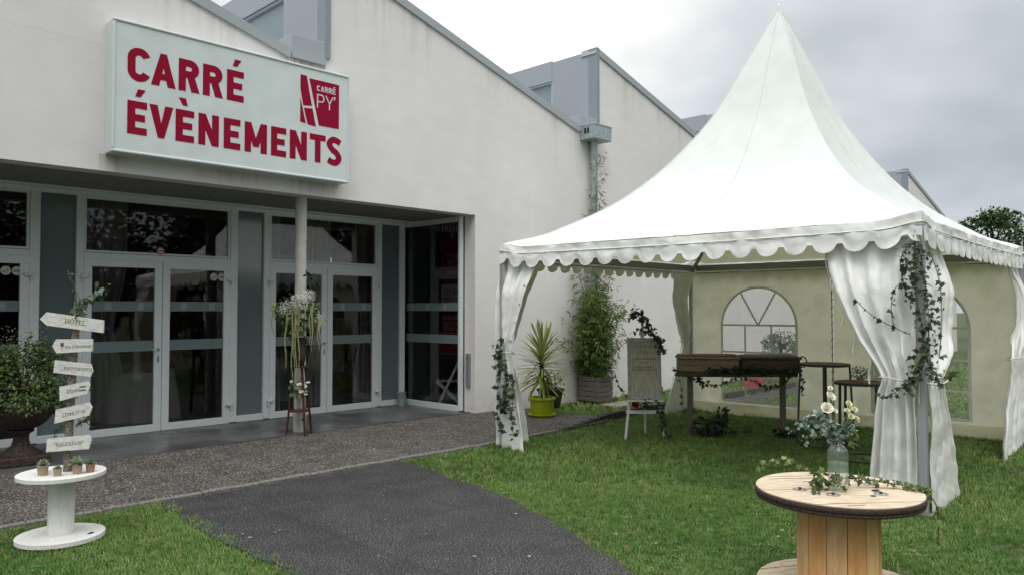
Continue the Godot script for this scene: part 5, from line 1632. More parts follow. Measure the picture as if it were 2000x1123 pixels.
func signpost() -> void:
	var t := thing("white_cable_drum", "low white painted cable drum used as a table on the grass", "table", Vector3(-7.115, LAWN, 2.90))
	part(t, "base_disc", lathe_mesh([Vector2(0, 0.03), Vector2(0.31, 0.03), Vector2(0.31, 0.03), Vector2(0.31, 0.062), Vector2(0.31, 0.062), Vector2(0, 0.062)], 64), M.white_paint)
	part(t, "base_slot", box_mesh(Vector3(0.17, 0.0625, 0.15), Vector3(0.055, 0.003, 0.03), 0.0, Basis(Vector3.UP, 0.7)), M.black)
	part(t, "core", lathe_mesh([Vector2(0.092, 0.062), Vector2(0.092, 0.512)], 40), M.white_paint)
	part(t, "table_top", lathe_mesh([Vector2(0, 0.51), Vector2(0.31, 0.512), Vector2(0.31, 0.512), Vector2(0.31, 0.54), Vector2(0.31, 0.54), Vector2(0, 0.54)], 64), M.white_paint)
	var top := LAWN + 0.54
	# log with six boards
	t = thing("signpost", "birch log signpost carrying six white arrow boards", "signpost", Vector3(-7.115, top, 2.90), FACE)
	part(t, "log", tube_mesh([Vector3(0.028, 0.0, -0.03), Vector3(0.038, 0.35, -0.028), Vector3(0.055, 0.75, -0.03), Vector3(0.075, 1.08, -0.03), Vector3(0.085, 1.33, -0.03)], [0.033, 0.030, 0.029, 0.027, 0.025], 14), M.bark)
	var boards := [
		[[[-0.179, 1.691], [-0.127, 1.744], [0.322, 1.680], [0.320, 1.583], [-0.124, 1.641]], "HÔTEL", 0.10, 1.666, 0.036, -0.13, 0.045],
		[[[-0.066, 1.481], [-0.039, 1.533], [0.249, 1.536], [0.246, 1.442], [-0.033, 1.424]], "Vin D'honneur", 0.138, 1.478, 0.022, 0.055, 0.02],
		[[[-0.066, 1.272], [-0.055, 1.369], [0.226, 1.338], [0.242, 1.283], [0.226, 1.241]], "PHOTOBOOTH", 0.128, 1.301, 0.023, -0.06, -0.1],
		[[[-0.006, 1.163], [0.215, 1.208], [0.231, 1.172], [0.215, 1.112], [0.0, 1.054]], "Dîner", 0.105, 1.134, 0.028, 0.2, 0.3],
		[[[-0.042, 0.985], [0.215, 1.040], [0.240, 1.001], [0.220, 0.941], [-0.052, 0.875]], "Livre D'or", 0.10, 0.958, 0.028, 0.22, 0.2],
		[[[-0.094, 0.759], [0.231, 0.789], [0.250, 0.748], [0.231, 0.682], [-0.100, 0.657]], "ToiLEttEs N°", 0.08, 0.723, 0.027, 0.08, 0.1]]
	var n := 0
	for q in boards:
		var p := PackedVector2Array()
		for v in q[0]: p.append(Vector2(v[0], v[1] - top))
		var lean := 0.02 * (n % 2) + 0.004
		var bd := part(t, "arrow_board", prism_mesh(p, 0.004 + lean, 0.018 + lean), M.board_paint)
		var c := Vector3(q[2], q[3] - top, 0.019 + lean)
		part(bd, "lettering", text_mesh(q[1], "Droid Serif", q[4], 0.0008), M.ink, Transform3D(Basis(Vector3.BACK, q[5]), c))
		if n == 0: part(bd, "paper_slip", box_mesh(Vector3(0.24, 1.639 - top, 0.0195 + lean), Vector3(0.075, 0.055, 0.001), 0.0, Basis(Vector3.BACK, -0.12)), mat(lin(0.62, 0.63, 0.70), 0.7))
		if n == 1:
			part(bd, "cup_print", box_mesh(Vector3(0.012, 1.492 - top, 0.0195 + lean), Vector3(0.026, 0.028, 0.001), 0.0), M.ink)
			part(bd, "cup_print", box_mesh(Vector3(0.012, 1.518 - top, 0.0195 + lean), Vector3(0.024, 0.022, 0.001), 0.0), mat(lin(0.6, 0.63, 0.66), 0.7))
			part(bd, "cup_print", box_mesh(Vector3(0.012, 1.462 - top, 0.0195 + lean), Vector3(0.003, 0.03, 0.001), 0.0), M.ink)
		if n == 2: part(bd, "paper_slip", box_mesh(Vector3(-0.008, 1.312 - top, 0.0195 + lean), Vector3(0.042, 0.055, 0.001), 0.0, Basis(Vector3.BACK, 0.35)), mat(lin(0.52, 0.56, 0.64), 0.7))
		if n == 3:
			for k in 2: part(bd, "cutlery_print", box_mesh(Vector3(0.178, 1.165 - 0.027 * k - top, 0.0195 + lean), Vector3(0.05, 0.009, 0.001), 0.0, Basis(Vector3.BACK, 0.12)), M.ink)
		n += 1
	# ivy spray at the top of the post, sparse sprigs lower down
	var iv := thing("ivy_spray", "ivy spray with pale tips fixed to the top of the log signpost", "ivy", Vector3(-7.115, top, 2.90), FACE)
	strand(iv, [Vector3(0.09, 1.22, 0.0), Vector3(0.13, 1.29, 0.0), Vector3(0.2, 1.36, 0.0), Vector3(0.32, 1.44, -0.02)], 60, 0.058, 0.075, [M.ivy[2], M.ivy[1], M.euca[2], M.euca[0]])
	strand(iv, [Vector3(0.09, 1.25, 0.0), Vector3(0.1, 1.4, 0.02), Vector3(0.06, 1.52, 0.02), Vector3(0.04, 1.56, 0.01)], 14, 0.035, 0.02, [M.ivy[2], M.euca[0], M.euca[2]])
	for y in [0.98, 0.63, 0.42, 0.35, 0.22]:
		strand(iv, [Vector3(0.07, y, -0.09), Vector3(0.12, y + 0.03, -0.1), Vector3(0.15 + rr(-0.02, 0.04), y - 0.02, -0.09)], 8, 0.04, 0.025, M.ivy)
	strand(iv, [Vector3(0.0, 0.36, -0.05), Vector3(-0.07, 0.3, -0.03), Vector3(-0.1, 0.16, -0.03)], 10, 0.04, 0.03, M.ivy)
	# little pots of succulents
	var spots := [[-0.13, 0.02, "cork pot with a pale rosette succulent at the row's end away from the porch", 1.0, 0], [-0.075, 0.12, "broad cork pot with a crinkled succulent, in front of the log's near side", 1.12, 0], [0.05, 0.14, "small cork pot with a grey succulent in front of the log", 0.85, 0], [0.09, -0.06, "clay pot half hidden behind the log on the white drum", 0.9, 1], [0.155, 0.06, "cork pot with the tallest blue-green succulent on the white drum", 1.05, 0], [0.225, 0.0, "clay pot with a spiky green succulent at the white drum's porch side", 0.95, 1]]
	var k := 0
	for q in spots:
		var at := Vector3(-7.115, top, 2.90) + Basis(Vector3.UP, FACE) * Vector3(q[0], 0, q[1])
		var pt := thing("succulent_pot", q[2], "plant pot", at, k * 1.3, "succulents on the white drum")
		var r: float = 0.035 * q[3]
		part(pt, "pot", lathe_mesh([Vector2(0, 0.0), Vector2(r * 0.82, 0.0), Vector2(r * 0.82, 0.0), Vector2(r, r * 1.7), Vector2(r * 1.06, r * 1.75), Vector2(r * 1.06, r * 1.95), Vector2(r * 0.95, r * 1.95), Vector2(0, r * 1.75)], 20), M.cork if q[4] == 0 else M.terracotta)
		var pm: Array = [M.euca[0], M.euca[1], M.ivy_pale[1]] if k != 5 else [M.euca[1], M.ivy_pale[0], M.euca[2]]
		for ring in 3:
			for j in 7 - ring * 2:
				var a := TAU * j / (7 - ring * 2) + ring * 0.5
				var el: float = [0.35, 0.8, 1.25][ring]
				part(pt, "leaf", leaf_mesh("oval"), pm[(j + ring) % 3], aim(Vector3(0, r * 1.8, 0), Vector3(cos(a) * cos(el), sin(el), sin(a) * cos(el)), Vector3.UP if ring < 2 else Vector3.RIGHT, r * (1.5 if k != 4 else 2.1)))
		k += 1

func flower_stand() -> void:
	var at := Vector3(-3.31, 0.008, -0.12)
	var t := thing("plant_stand", "tall red-brown wooden plant stand in front of the round column", "plant stand", at, FACE)
	for q in [[-0.17, 0.02], [0.12, 0.12], [0.15, -0.12]]:
		var s := tool()
		bar(s, Vector3(q[0], 0, q[1]), Vector3(q[0] * 0.45, 0.95, q[1] * 0.45), 0.032, 0.026, 0.005)
		part(t, "leg", done(s), M.stand_wood)
	part(t, "shelf", lathe_mesh([Vector2(0, 0.325), Vector2(0.15, 0.325), Vector2(0.15, 0.325), Vector2(0.15, 0.345), Vector2(0.15, 0.345), Vector2(0, 0.345)], 24), M.stand_wood)
	part(t, "top", lathe_mesh([Vector2(0, 0.94), Vector2(0.13, 0.94), Vector2(0.13, 0.94), Vector2(0.13, 0.965), Vector2(0.13, 0.965), Vector2(0, 0.965)], 24), M.stand_wood)
	part(t, "bowl", lathe_mesh([Vector2(0, 0.965), Vector2(0.06, 0.965), Vector2(0.085, 1.05), Vector2(0.10, 1.36), Vector2(0.09, 1.36), Vector2(0, 1.3)], 24), M.urn)
	# big arrangement with hanging tassels
	var b := thing("flower_arrangement", "large white and green flower arrangement with hanging yellow-green tassels on the plant stand", "flowers", at + Vector3(0, 1.36, 0), FACE)
	leaf_ball(b, Vector3(-0.02, 0.3, 0), Vector3(0.33, 0.27, 0.22), 230, 0.09, [M.ivy_pale[2], M.ivy[2], M.ivy_pale[2], M.ivy[1]], "oval")
	leaf_ball(b, Vector3(0.02, 0.04, 0.06), Vector3(0.2, 0.16, 0.14), 70, 0.075, [M.ivy_pale[2], M.ivy[2], M.ivy[1]], "oval")
	leaf_ball(b, Vector3(-0.24, 0.42, 0), Vector3(0.12, 0.12, 0.1), 30, 0.075, [M.ivy[1], M.ivy[0]], "oval")
	strand(b, [Vector3(0.12, 0.5, -0.05), Vector3(0.17, 0.72, -0.05), Vector3(0.16, 0.86, -0.05), Vector3(0.08, 0.9, -0.04)], 22, 0.07, 0.05, [M.ivy[0], M.ivy[3]], Vector3(-0.5, 0.35, 0.8), "oval")
	strand(b, [Vector3(0.15, 0.6, -0.05), Vector3(0.22, 0.72, -0.05), Vector3(0.27, 0.68, -0.05)], 12, 0.06, 0.03, [M.ivy[0], M.ivy[3]], Vector3(-0.5, 0.35, 0.8), "oval")
	for q in [[0.04, 0.50, 0.1, 0.16, 420], [0.14, 0.58, 0.05, 0.12, 260], [-0.13, 0.42, 0.14, 0.13, 260], [-0.2, 0.37, 0.13, 0.1, 150], [0.27, 0.26, 0.06, 0.10, 170]]:
		tuft(b, "baby_breath", Vector3(q[0], q[1], q[2]), Vector3(1, 0.85, 0.7) * q[3], q[4], 0.013, M.baby)
	var hang := [[-0.34, 0.46, 0.42, 1], [-0.31, 0.47, 0.22, 1], [-0.14, 0.28, 0.70, 1], [-0.05, 0.36, 0.92, 1], [-0.02, 0.38, 0.8, 1], [0.0, 0.4, 0.96, 1], [0.035, 0.36, 0.80, 1], [0.14, 0.5, 0.25, 1], [0.2, 0.4, 0.5, 1], [0.23, 0.42, 0.62, 1], [0.31, 0.32, 0.5, 1], [0.34, 0.26, 0.36, 1], [0.05, 0.52, 0.18, 1]]
	for q in hang:
		var pts := []
		var rad := []
		var sw := rr(-0.02, 0.02)
		for i in 15:
			var f := i / 14.0
			pts.append(Vector3(q[0] + sw * f + 0.01 * sin(f * 9.0 + q[0] * 40.0), q[1] - q[2] * (f - 0.12 * exp(-f * 9.0)), 0.15 + 0.04 * sin(f * 3.0)))
			rad.append(0.0115 * (1.0 - 0.7 * f) + 0.004 * (i % 2))
		part(b, "tassel", tube_mesh(pts, rad, 7), M.tassel)
	# small posy on the shelf
	var v := thing("glass_vase", "glass vase with white flowers and eucalyptus on the plant stand's lower shelf", "vase", at + Vector3(0, 0.345, 0), FACE)
	part(v, "glass", lathe_mesh([Vector2(0, 0.002), Vector2(0.06, 0.002), Vector2(0.075, 0.06), Vector2(0.07, 0.16), Vector2(0.08, 0.2)], 24), M.bottle)
	for i in 9: part(v, "stem", tube_mesh([Vector3(rr(-0.03, 0.03), 0.01, rr(-0.03, 0.03)), Vector3(rr(-0.04, 0.04), 0.2, rr(-0.04, 0.04)), Vector3(rr(-0.12, 0.14), 0.36, rr(-0.08, 0.08))], 0.003, 5), M.stem_green)
	leaf_ball(v, Vector3(0.02, 0.30, 0.02), Vector3(0.15, 0.15, 0.1), 70, 0.055, [M.euca[0], M.euca[2], M.ivy[1], M.ivy[2]], "round")
	for q in [[0.03, 0.36, 0.1, 0.03], [0.1, 0.33, 0.06, 0.028], [0.14, 0.38, 0.04, 0.026], [-0.09, 0.4, 0.06, 0.02], [0.06, 0.26, 0.1, 0.03], [0.12, 0.22, 0.08, 0.025]]:
		part(v, "bloom", rose_mesh(q[3] * 0.75, int(q[1] * 1000)), M.petal, Transform3D(Basis(Vector3.RIGHT, rr(0.3, 1.1)), Vector3(q[0], q[1], q[2])))

func easel() -> void:
	var at := Vector3(0.02, LAWN, 3.42)
	var t := thing("easel", "white wooden easel standing on the grass in front of the bamboo planter", "easel", at, FACE)
	for k in [-1, 1]:
		var s := tool()
		bar(s, Vector3(0.275 * k, 0.0, 0.08), Vector3(0.10 * k, 1.36, -0.10), 0.035, 0.022, 0.003)
		part(t, "leg", done(s), M.white_paint)
	var s := tool()
	bar(s, Vector3(0.085, 0.0, -0.42), Vector3(0.03, 1.3, -0.12), 0.035, 0.022, 0.003)
	part(t, "leg", done(s), M.white_paint)
	s = tool()
	bar(s, Vector3(0.0, 0.52, -0.02), Vector3(0.0, 1.81, -0.14), 0.04, 0.022, 0.003)
	part(t, "mast", done(s), M.white_paint)
	part(t, "cross_bar", box_mesh(Vector3(0, 0.385, 0.04), Vector3(0.52, 0.05, 0.02), 0.004), M.white_paint)
	part(t, "ledge", box_mesh(Vector3(0, 0.545, 0.07), Vector3(0.50, 0.022, 0.10), 0.004), M.white_paint)
	part(t, "top_clamp", box_mesh(Vector3(0, 1.47, -0.095), Vector3(0.10, 0.06, 0.045), 0.006), M.white_paint)
	# framed panel on the ledge
	var b := thing("painted_panel", "worn whitewashed wooden panel with handwritten lettering on the easel", "notice board", at, FACE)
	var tilt := Transform3D(Basis(Vector3.RIGHT, -0.09), Vector3(0, 0.556, 0.062))
	var m := wood(lin(0.36, 0.33, 0.27), lin(0.55, 0.51, 0.44), Vector3(3.5, 0.35, 3.5), 0.85)
	part(b, "panel", box_mesh(Vector3(0, 0.43, 0), Vector3(0.41, 0.80, 0.014), 0.0), m, tilt)
	var fm := tmat([[0.3, lin(0.27, 0.29, 0.29)], [0.6, lin(0.47, 0.46, 0.42)]], noise(0.02, 401, 4), Vector3(2.5, 1.0, 2.5), 0.8, false)
	for q in [[0, 0.03, 0.47, 0.06], [0, 0.83, 0.47, 0.06], [-0.215, 0.43, 0.04, 0.74], [0.215, 0.43, 0.04, 0.74]]:
		part(b, "frame_bar", box_mesh(Vector3(q[0], q[1], 0.004), Vector3(q[2], q[3], 0.03), 0.006), fm, tilt)
	for q in [["NOUS OUVRONS", 0.735, 0.042, 0], ["LE BAL", 0.665, 0.036, 0], ["Cérémonie laïque", 0.57, 0.03, 1], ["Cocktail", 0.52, 0.026, 1], ["Dîner dansant", 0.455, 0.03, 1], ["jusqu'au bout de la nuit", 0.415, 0.024, 1]]:
		part(b, "lettering", text_mesh(q[0], "Droid Serif" if q[3] == 0 else "Droid Sans", q[2], 0.001), M.ink_soft if q[3] == 0 else M.ink, tilt * Transform3D(Basis(), Vector3(0, q[1], 0.0085)))
	# ivy over the top corner and at the ledge
	var iv := thing("ivy_spray", "dark ivy draped over the mast and upper corner of the easel's panel", "ivy", at, FACE)
	strand(iv, [Vector3(-0.17, 1.70, -0.08), Vector3(-0.08, 1.78, -0.08), Vector3(0.0, 1.68, -0.06), Vector3(0.05, 1.56, 0.0), Vector3(0.12, 1.46, 0.05), Vector3(0.2, 1.36, 0.08), Vector3(0.26, 1.22, 0.08)], 130, 0.065, 0.075, [M.ivy[0], M.ivy[3], M.ivy[3], M.ivy[1]])
	strand(iv, [Vector3(0.02, 1.5, 0.0), Vector3(-0.07, 1.52, 0.0), Vector3(-0.13, 1.47, 0.0)], 14, 0.05, 0.03, [M.ivy[0], M.ivy[3]])
	iv = thing("ivy_spray", "dark greenery with a red bloom tucked under the easel's ledge", "ivy", at, FACE)
	leaf_ball(iv, Vector3(0.04, 0.50, 0.10), Vector3(0.16, 0.05, 0.05), 50, 0.055, [M.ivy[0], M.ivy[3]])
	strand(iv, [Vector3(-0.22, 0.56, 0.05), Vector3(-0.3, 0.66, 0.03), Vector3(-0.36, 0.76, 0.02), Vector3(-0.4, 0.9, 0.0)], 16, 0.05, 0.03, M.ivy)
	part(iv, "bloom", rose_mesh(0.04, 5), mat(lin(0.22, 0.01, 0.015), 0.6), Transform3D(Basis(Vector3.RIGHT, 1.2), Vector3(-0.14, 0.50, 0.10)))
	strand(iv, [Vector3(0.22, 0.45, 0.08), Vector3(0.24, 0.3, 0.1), Vector3(0.28, 0.12, 0.12), Vector3(0.3, 0.04, 0.16)], 46, 0.065, 0.06, [M.ivy[0], M.ivy[3], M.ivy[1]])

func crate_table() -> void:
	var at := Vector3(1.14, 0, 4.22)
	var t := thing("crate_table", "narrow dark wooden table on two plank legs under the tent", "table", at, FACE)
	part(t, "apron", box_mesh(Vector3(0.0, 0.845, 0), Vector3(1.62, 0.05, 0.42), 0.006), M.dark_wood)
	for k in 3: part(t, "plank", box_mesh(Vector3(0.0, 0.883, -0.14 + 0.14 * k), Vector3(1.66, 0.022, 0.136), 0.004), M.dark_wood)
	for q in [-0.66, 0.665]:
		part(t, "leg", box_mesh(Vector3(q, (0.82 + LAWN) / 2, 0.0), Vector3(0.06, 0.82 - LAWN, 0.10), 0.005), M.leg_wood)
	# two lidded crates
	for k in 2:
		var x := -0.41 if k == 0 else 0.45
		var c := thing("wooden_crate", ["brown lidded wooden crate at the easel end of the dark table", "darker lidded crate with a pale felt cover at the bar-table end of the dark table"][k], "crate", at + Basis(Vector3.UP, FACE) * Vector3(x, 0.895, 0), FACE + (0.015 if k == 0 else -0.02), "lidded crates on the dark table")
		var m: Material = M.crate_wood if k == 0 else M.dark_wood
		for y in 2:
			for sg in [-1, 1]:
				part(c, "board", box_mesh(Vector3(0, 0.042 + 0.082 * y, sg * 0.18), Vector3(0.80, 0.078, 0.02), 0.004), m)
				part(c, "board", box_mesh(Vector3(sg * 0.392, 0.042 + 0.082 * y, 0), Vector3(0.018, 0.078, 0.338), 0.004), m)
		part(c, "lid", box_mesh(Vector3(0, 0.185, 0), Vector3(0.84, 0.03, 0.42), 0.006), m, Transform3D(Basis(Vector3.BACK, -0.008), Vector3.ZERO))
		if k == 0: part(c, "lid_board", box_mesh(Vector3(0, 0.218, -0.05), Vector3(0.81, 0.03, 0.24), 0.006), m)
		else:
			var s := tool()
			var nz := noise(3.0, 55, 3)
			grid(s, 24, 10, func(u, v): return Vector3((u - 0.5) * 0.80, 0.203 + 0.028 * sqrt(maxf(0.0, 1.0 - pow(absf(v - 0.5) * 2.0, 4.0))) * sqrt(maxf(0.0, 1.0 - pow(absf(u - 0.5) * 2.0, 8.0))) + 0.006 * nz.get_noise_2d(u * 3.0, v), (v - 0.5) * 0.38))
			part(c, "felt_cover", done(s), mat(lin(0.17, 0.165, 0.145), 0.95))
		var ring := []
		for i in 25: ring.append(Vector3(0.405 + 0.055 + cos(TAU * i / 24.0) * 0.055, 0.13 + sin(TAU * i / 24.0) * 0.075, 0.12))
		part(c, "iron_ring", tube_mesh(ring, 0.009, 6), M.iron)
	var iv := thing("ivy_garland", "dark ivy garland looped along the front of the crate table", "ivy", at, FACE)
	var dk := [M.ivy[0], M.ivy[3], M.ivy[3]]
	strand(iv, [Vector3(-0.45, 0.9, 0.24), Vector3(-0.1, 0.93, 0.25), Vector3(0.15, 0.93, 0.25), Vector3(0.5, 0.9, 0.25), Vector3(0.83, 0.92, 0.24)], 150, 0.065, 0.06, dk)
	strand(iv, [Vector3(-0.75, 0.85, 0.22), Vector3(-0.5, 0.73, 0.24), Vector3(-0.25, 0.72, 0.25), Vector3(0.0, 0.84, 0.25), Vector3(0.25, 0.72, 0.25), Vector3(0.42, 0.68, 0.25), Vector3(0.6, 0.74, 0.24), Vector3(0.7, 0.84, 0.24)], 70, 0.055, 0.03, dk)
	strand(iv, [Vector3(-0.62, 0.86, 0.2), Vector3(-0.58, 0.76, 0.22), Vector3(-0.55, 0.7, 0.22)], 26, 0.055, 0.05, dk)
	strand(iv, [Vector3(0.82, 0.92, 0.24), Vector3(0.86, 0.75, 0.24), Vector3(0.86, 0.55, 0.24)], 18, 0.05, 0.03, dk)
	iv = thing("ivy_heap", "dark heap of cut ivy lying on the grass beneath the crate table", "ivy", at + Basis(Vector3.UP, FACE) * Vector3(-0.38, 0.02, 0.1), FACE)
	leaf_ball(iv, Vector3(0, 0.10, 0), Vector3(0.27, 0.15, 0.16), 190, 0.085, dk)
	leaf_ball(iv, Vector3(0.14, 0.27, 0), Vector3(0.08, 0.1, 0.06), 26, 0.08, dk)
	strand(iv, [Vector3(0.1, 0.02, 0.05), Vector3(0.4, 0.03, 0.08), Vector3(0.55, 0.02, 0.05)], 20, 0.06, 0.03, dk)
	iv = thing("ivy_heap", "low dark tuft of ivy at the crate table's foot near the bar tables", "ivy", at + Basis(Vector3.UP, FACE) * Vector3(0.60, 0.0, 0.2), FACE)
	leaf_ball(iv, Vector3(0, 0.03, 0), Vector3(0.18, 0.07, 0.08), 70, 0.07, dk)

func bar_table(label: String, at: Vector3, h: float, r: float, splay: float, turn: float) -> void:
	var t := thing("bar_table", label, "bar table", at, turn, "round iron bar tables under the tent")
	part(t, "table_top", lathe_mesh([Vector2(0, h - 0.012), Vector2(r - 0.012, h - 0.012), Vector2(r - 0.012, h - 0.012), Vector2(r - 0.012, h), Vector2(r - 0.012, h), Vector2(0, h)], 48), M.rust)
	part(t, "rim", lathe_mesh([Vector2(r - 0.012, h - 0.025), Vector2(r, h - 0.025), Vector2(r, h - 0.025), Vector2(r, h + 0.006), Vector2(r, h + 0.006), Vector2(r - 0.012, h + 0.006), Vector2(r - 0.012, h + 0.006), Vector2(r - 0.012, h - 0.025)], 48), M.iron)
	for k in 4:
		var a := TAU * k / 4
		var s := tool()
		bar(s, Vector3(cos(a) * (r - 0.012), h - 0.02, sin(a) * (r - 0.012)), Vector3(cos(a) * (r * splay), 0.0 + LAWN, sin(a) * (r * splay)), 0.026, 0.026, 0.003)
		part(t, "leg", done(s), M.iron)
	var ring := []
	for i in 37: ring.append(Vector3(cos(TAU * i / 36.0) * r * splay, 0.0, sin(TAU * i / 36.0) * r * splay))
	part(t, "foot_ring", tube_mesh(ring, 0.012, 6), M.iron)

func bar_tables() -> void:
	bar_table("taller round iron bar table with rusty brown top next to the crate table", Vector3(1.22, 0, 5.46), 1.045, 0.315, 1.12, 0.35)
	var at := Vector3(0.53, 0, 6.17)
	bar_table("shorter round bar table carrying a small plant, beside the front tent curtain", at, 0.895, 0.29, 1.0, 1.0)
	var p := thing("little_plant", "small grey-green plant in a square clay pot on the shorter bar table", "potted plant", at + Vector3(0.0, 0.895, 0.0), 0.4)
	part(p, "pot", box_mesh(Vector3(0, 0.03, 0), Vector3(0.075, 0.06, 0.075), 0.006), M.terracotta)
	for k in 8: part(p, "stem", tube_mesh([Vector3(0, 0.05, 0), Vector3(rr(-0.06, 0.06), 0.1, rr(-0.06, 0.06)), Vector3(rr(-0.14, 0.14), rr(0.1, 0.19), rr(-0.14, 0.14))], 0.0025, 4), M.stem)
	leaf_ball(p, Vector3(0.02, 0.105, 0.0), Vector3(0.13, 0.075, 0.11), 110, 0.04, [M.euca[0], M.euca[1], M.euca[2], M.ivy[1]], "oval")
	tuft(p, "baby_breath", Vector3(0.05, 0.11, 0.05), Vector3(0.06, 0.06, 0.06), 70, 0.01, M.baby)

func drum_table() -> void:
	var c := Vector3(-4.03, LAWN, 7.70)
	var t := thing("wooden_cable_drum", "big wooden cable drum used as a table, pale planked top with dark edge", "table", c, 0.0)
	var r := 0.50
	var base := part(t, "base_disc", disc_planks_edge(r, 0.035, 0.085), M.burnt)
	drum_planks(base, r, 0.035, 0.088, M.plank_grey, 0.25)
	var core := 0.246
	var h0 := 0.088
	var h1 := 0.613
	for k in 13:
		var a0 := TAU * (k + 0.02) / 13 + 0.34
		var a1 := TAU * (k + 0.98) / 13 + 0.34
		var s := tool()
		var poly := PackedVector2Array()
		for i in 6: poly.append(Vector2(cos(lerpf(a0, a1, i / 5.0)), sin(lerpf(a0, a1, i / 5.0))) * core)
		for i in 6: poly.append(Vector2(cos(lerpf(a1, a0, i / 5.0)), sin(lerpf(a1, a0, i / 5.0))) * (core - 0.03))
		prism(s, poly, h0, h1 + 0.008, Transform3D(Basis(Vector3(1, 0, 0), Vector3(0, 0, -1), Vector3(0, 1, 0)), Vector3.ZERO))
		part(t, "stave", done(s), M.stave[(k * 7 + k / 3) % 3])
	var under := part(t, "lower_top_disc", disc_planks_edge(r - 0.006, h1 + 0.008, h1 + 0.032), M.burnt)
	var top := part(t, "top_disc", disc_planks_edge(r, h1 + 0.032, h1 + 0.066), M.burnt)
	drum_planks(top, r, h1 + 0.034, h1 + 0.07, M.plank_pale, 0.1)
	var y := h1 + 0.07
	# bolts with washers, knots
	for q in [[-0.10, 0.17], [0.2, 0.15], [-0.25, 0.03], [0.25, -0.1]]:
		var w := Basis(Vector3.UP, FACE) * Vector3(q[0], 0, q[1])
		var b := part(t, "washer", lathe_mesh([Vector2(0.028, 0.0), Vector2(0.042, 0.0), Vector2(0.042, 0.003), Vector2(0.028, 0.003)], 24), M.alu_dark, Transform3D(Basis(), Vector3(w.x, y + 0.0015, w.z)))
		part(b, "bolt", lathe_mesh([Vector2(0, 0), Vector2(0.009, 0), Vector2(0.009, 0), Vector2(0.009, 0.014), Vector2(0, 0.014)], 10), M.iron)
	for q in [[0.13, 0.2, 0.025], [0.21, 0.06, 0.032], [-0.05, -0.06, 0.05]]:
		var w := Basis(Vector3.UP, FACE) * Vector3(q[0], 0, q[1])
		part(t, "hole", disc_mesh(q[2], 0.0012), M.black, Transform3D(Basis().scaled(Vector3(1, 1, 0.7)), Vector3(w.x, y + 0.0008, w.z)))
	# nail heads in the flanges, drying cracks in the top boards
	for i in 26:
		var a := R.randf() * TAU
		var d := rr(0.27, 0.47)
		part(base, "nail", disc_mesh(0.0055, 0.001), M.black, Transform3D(Basis(), Vector3(cos(a) * d, 0.0908, sin(a) * d)))
	for i in 14:
		var a := R.randf() * TAU
		var d := 0.46 * sqrt(R.randf())
		part(top, "crack", box_mesh(Vector3.ZERO, Vector3(rr(0.05, 0.2), 0.0012, rr(0.002, 0.004)), 0.0), M.burnt, Transform3D(Basis(Vector3.UP, FACE + 0.1 + rr(-0.03, 0.03)), Vector3(cos(a) * d, y + 0.0024, sin(a) * d)))
	# bottle and bouquet
	var L := func(x: float, yy: float, z: float) -> Vector3: return Vector3(x, yy, z)
	var bt := Vector3(c.x, LAWN + y, c.z) + Basis(Vector3.UP, FACE) * Vector3(-0.01, 0.0, 0.03)
	t = thing("glass_bottle", "clear glass bottle half filled with water on the big drum table", "bottle", bt, FACE)
	part(t, "glass", lathe_mesh([Vector2(0, 0.004), Vector2(0.056, 0.004), Vector2(0.061, 0.01), Vector2(0.061, 0.225), Vector2(0.056, 0.25), Vector2(0.036, 0.275), Vector2(0.022, 0.285), Vector2(0.021, 0.305), Vector2(0.027, 0.307), Vector2(0.027, 0.325), Vector2(0.02, 0.325)], 40), M.bottle)
	part(t, "water", lathe_mesh([Vector2(0, 0.012), Vector2(0.057, 0.012), Vector2(0.057, 0.012), Vector2(0.057, 0.17), Vector2(0.057, 0.17), Vector2(0, 0.17)], 40), M.bottle)
	t = thing("bouquet", "bouquet of white roses and eucalyptus standing in the glass bottle", "flowers", bt, FACE)
	var heads := [[-0.055, 0.585, 0.03, 0.036, 0], [-0.09, 0.515, 0.06, 0.042, 0], [-0.03, 0.495, 0.03, 0.022, 0], [-0.05, 0.635, 0.02, 0.018, 0], [0.055, 0.54, 0.04, 0.024, 1], [0.085, 0.505, 0.05, 0.023, 1], [0.06, 0.465, 0.06, 0.023, 1], [0.095, 0.455, 0.05, 0.022, 1], [0.04, 0.5, 0.05, 0.02, 1]]
	for q in heads:
		part(t, "rose_stem", tube_mesh([Vector3(0.01, 0.05, 0.0), Vector3(0.0, 0.3, 0), Vector3(q[0] * 0.6, 0.4, q[2] * 0.5), Vector3(q[0], q[1] - 0.01, q[2])], 0.003, 5), M.stem_green)
		part(t, "rose", rose_mesh(q[3] * 0.62, int(q[1] * 977)), M.petal if q[4] == 0 else M.petal_cream, Transform3D(Basis(Vector3.RIGHT, rr(0.4, 1.0)) * Basis(Vector3.BACK, rr(-0.4, 0.4)), Vector3(q[0], q[1], q[2])))
	var eu: Array = M.euca
	for q in [[-0.30, 0.36, 0.02, -0.12, 0.46], [-0.27, 0.42, 0.05, -0.12, 0.45], [-0.22, 0.31, 0.06, -0.12, 0.42], [-0.20, 0.44, 0.0, -0.08, 0.44], [-0.1, 0.42, 0.08, -0.04, 0.4], [0.06, 0.4, 0.06, 0.03, 0.36], [-0.14, 0.38, 0.1, -0.06, 0.4], [0.08, 0.44, 0.02, 0.04, 0.4]]:
		strand(t, [Vector3(0.0, 0.31, 0), Vector3(q[3], q[4], 0.02), Vector3(q[0], q[1], q[2])], 46, 0.030, 0.045, eu, Vector3(-0.5, 0.5, 0.7), "round", 0.002)
	leaf_ball(t, Vector3(0.075, 0.345, 0.03), Vector3(0.035, 0.06, 0.03), 30, 0.035, M.ivy_pale, "oval")
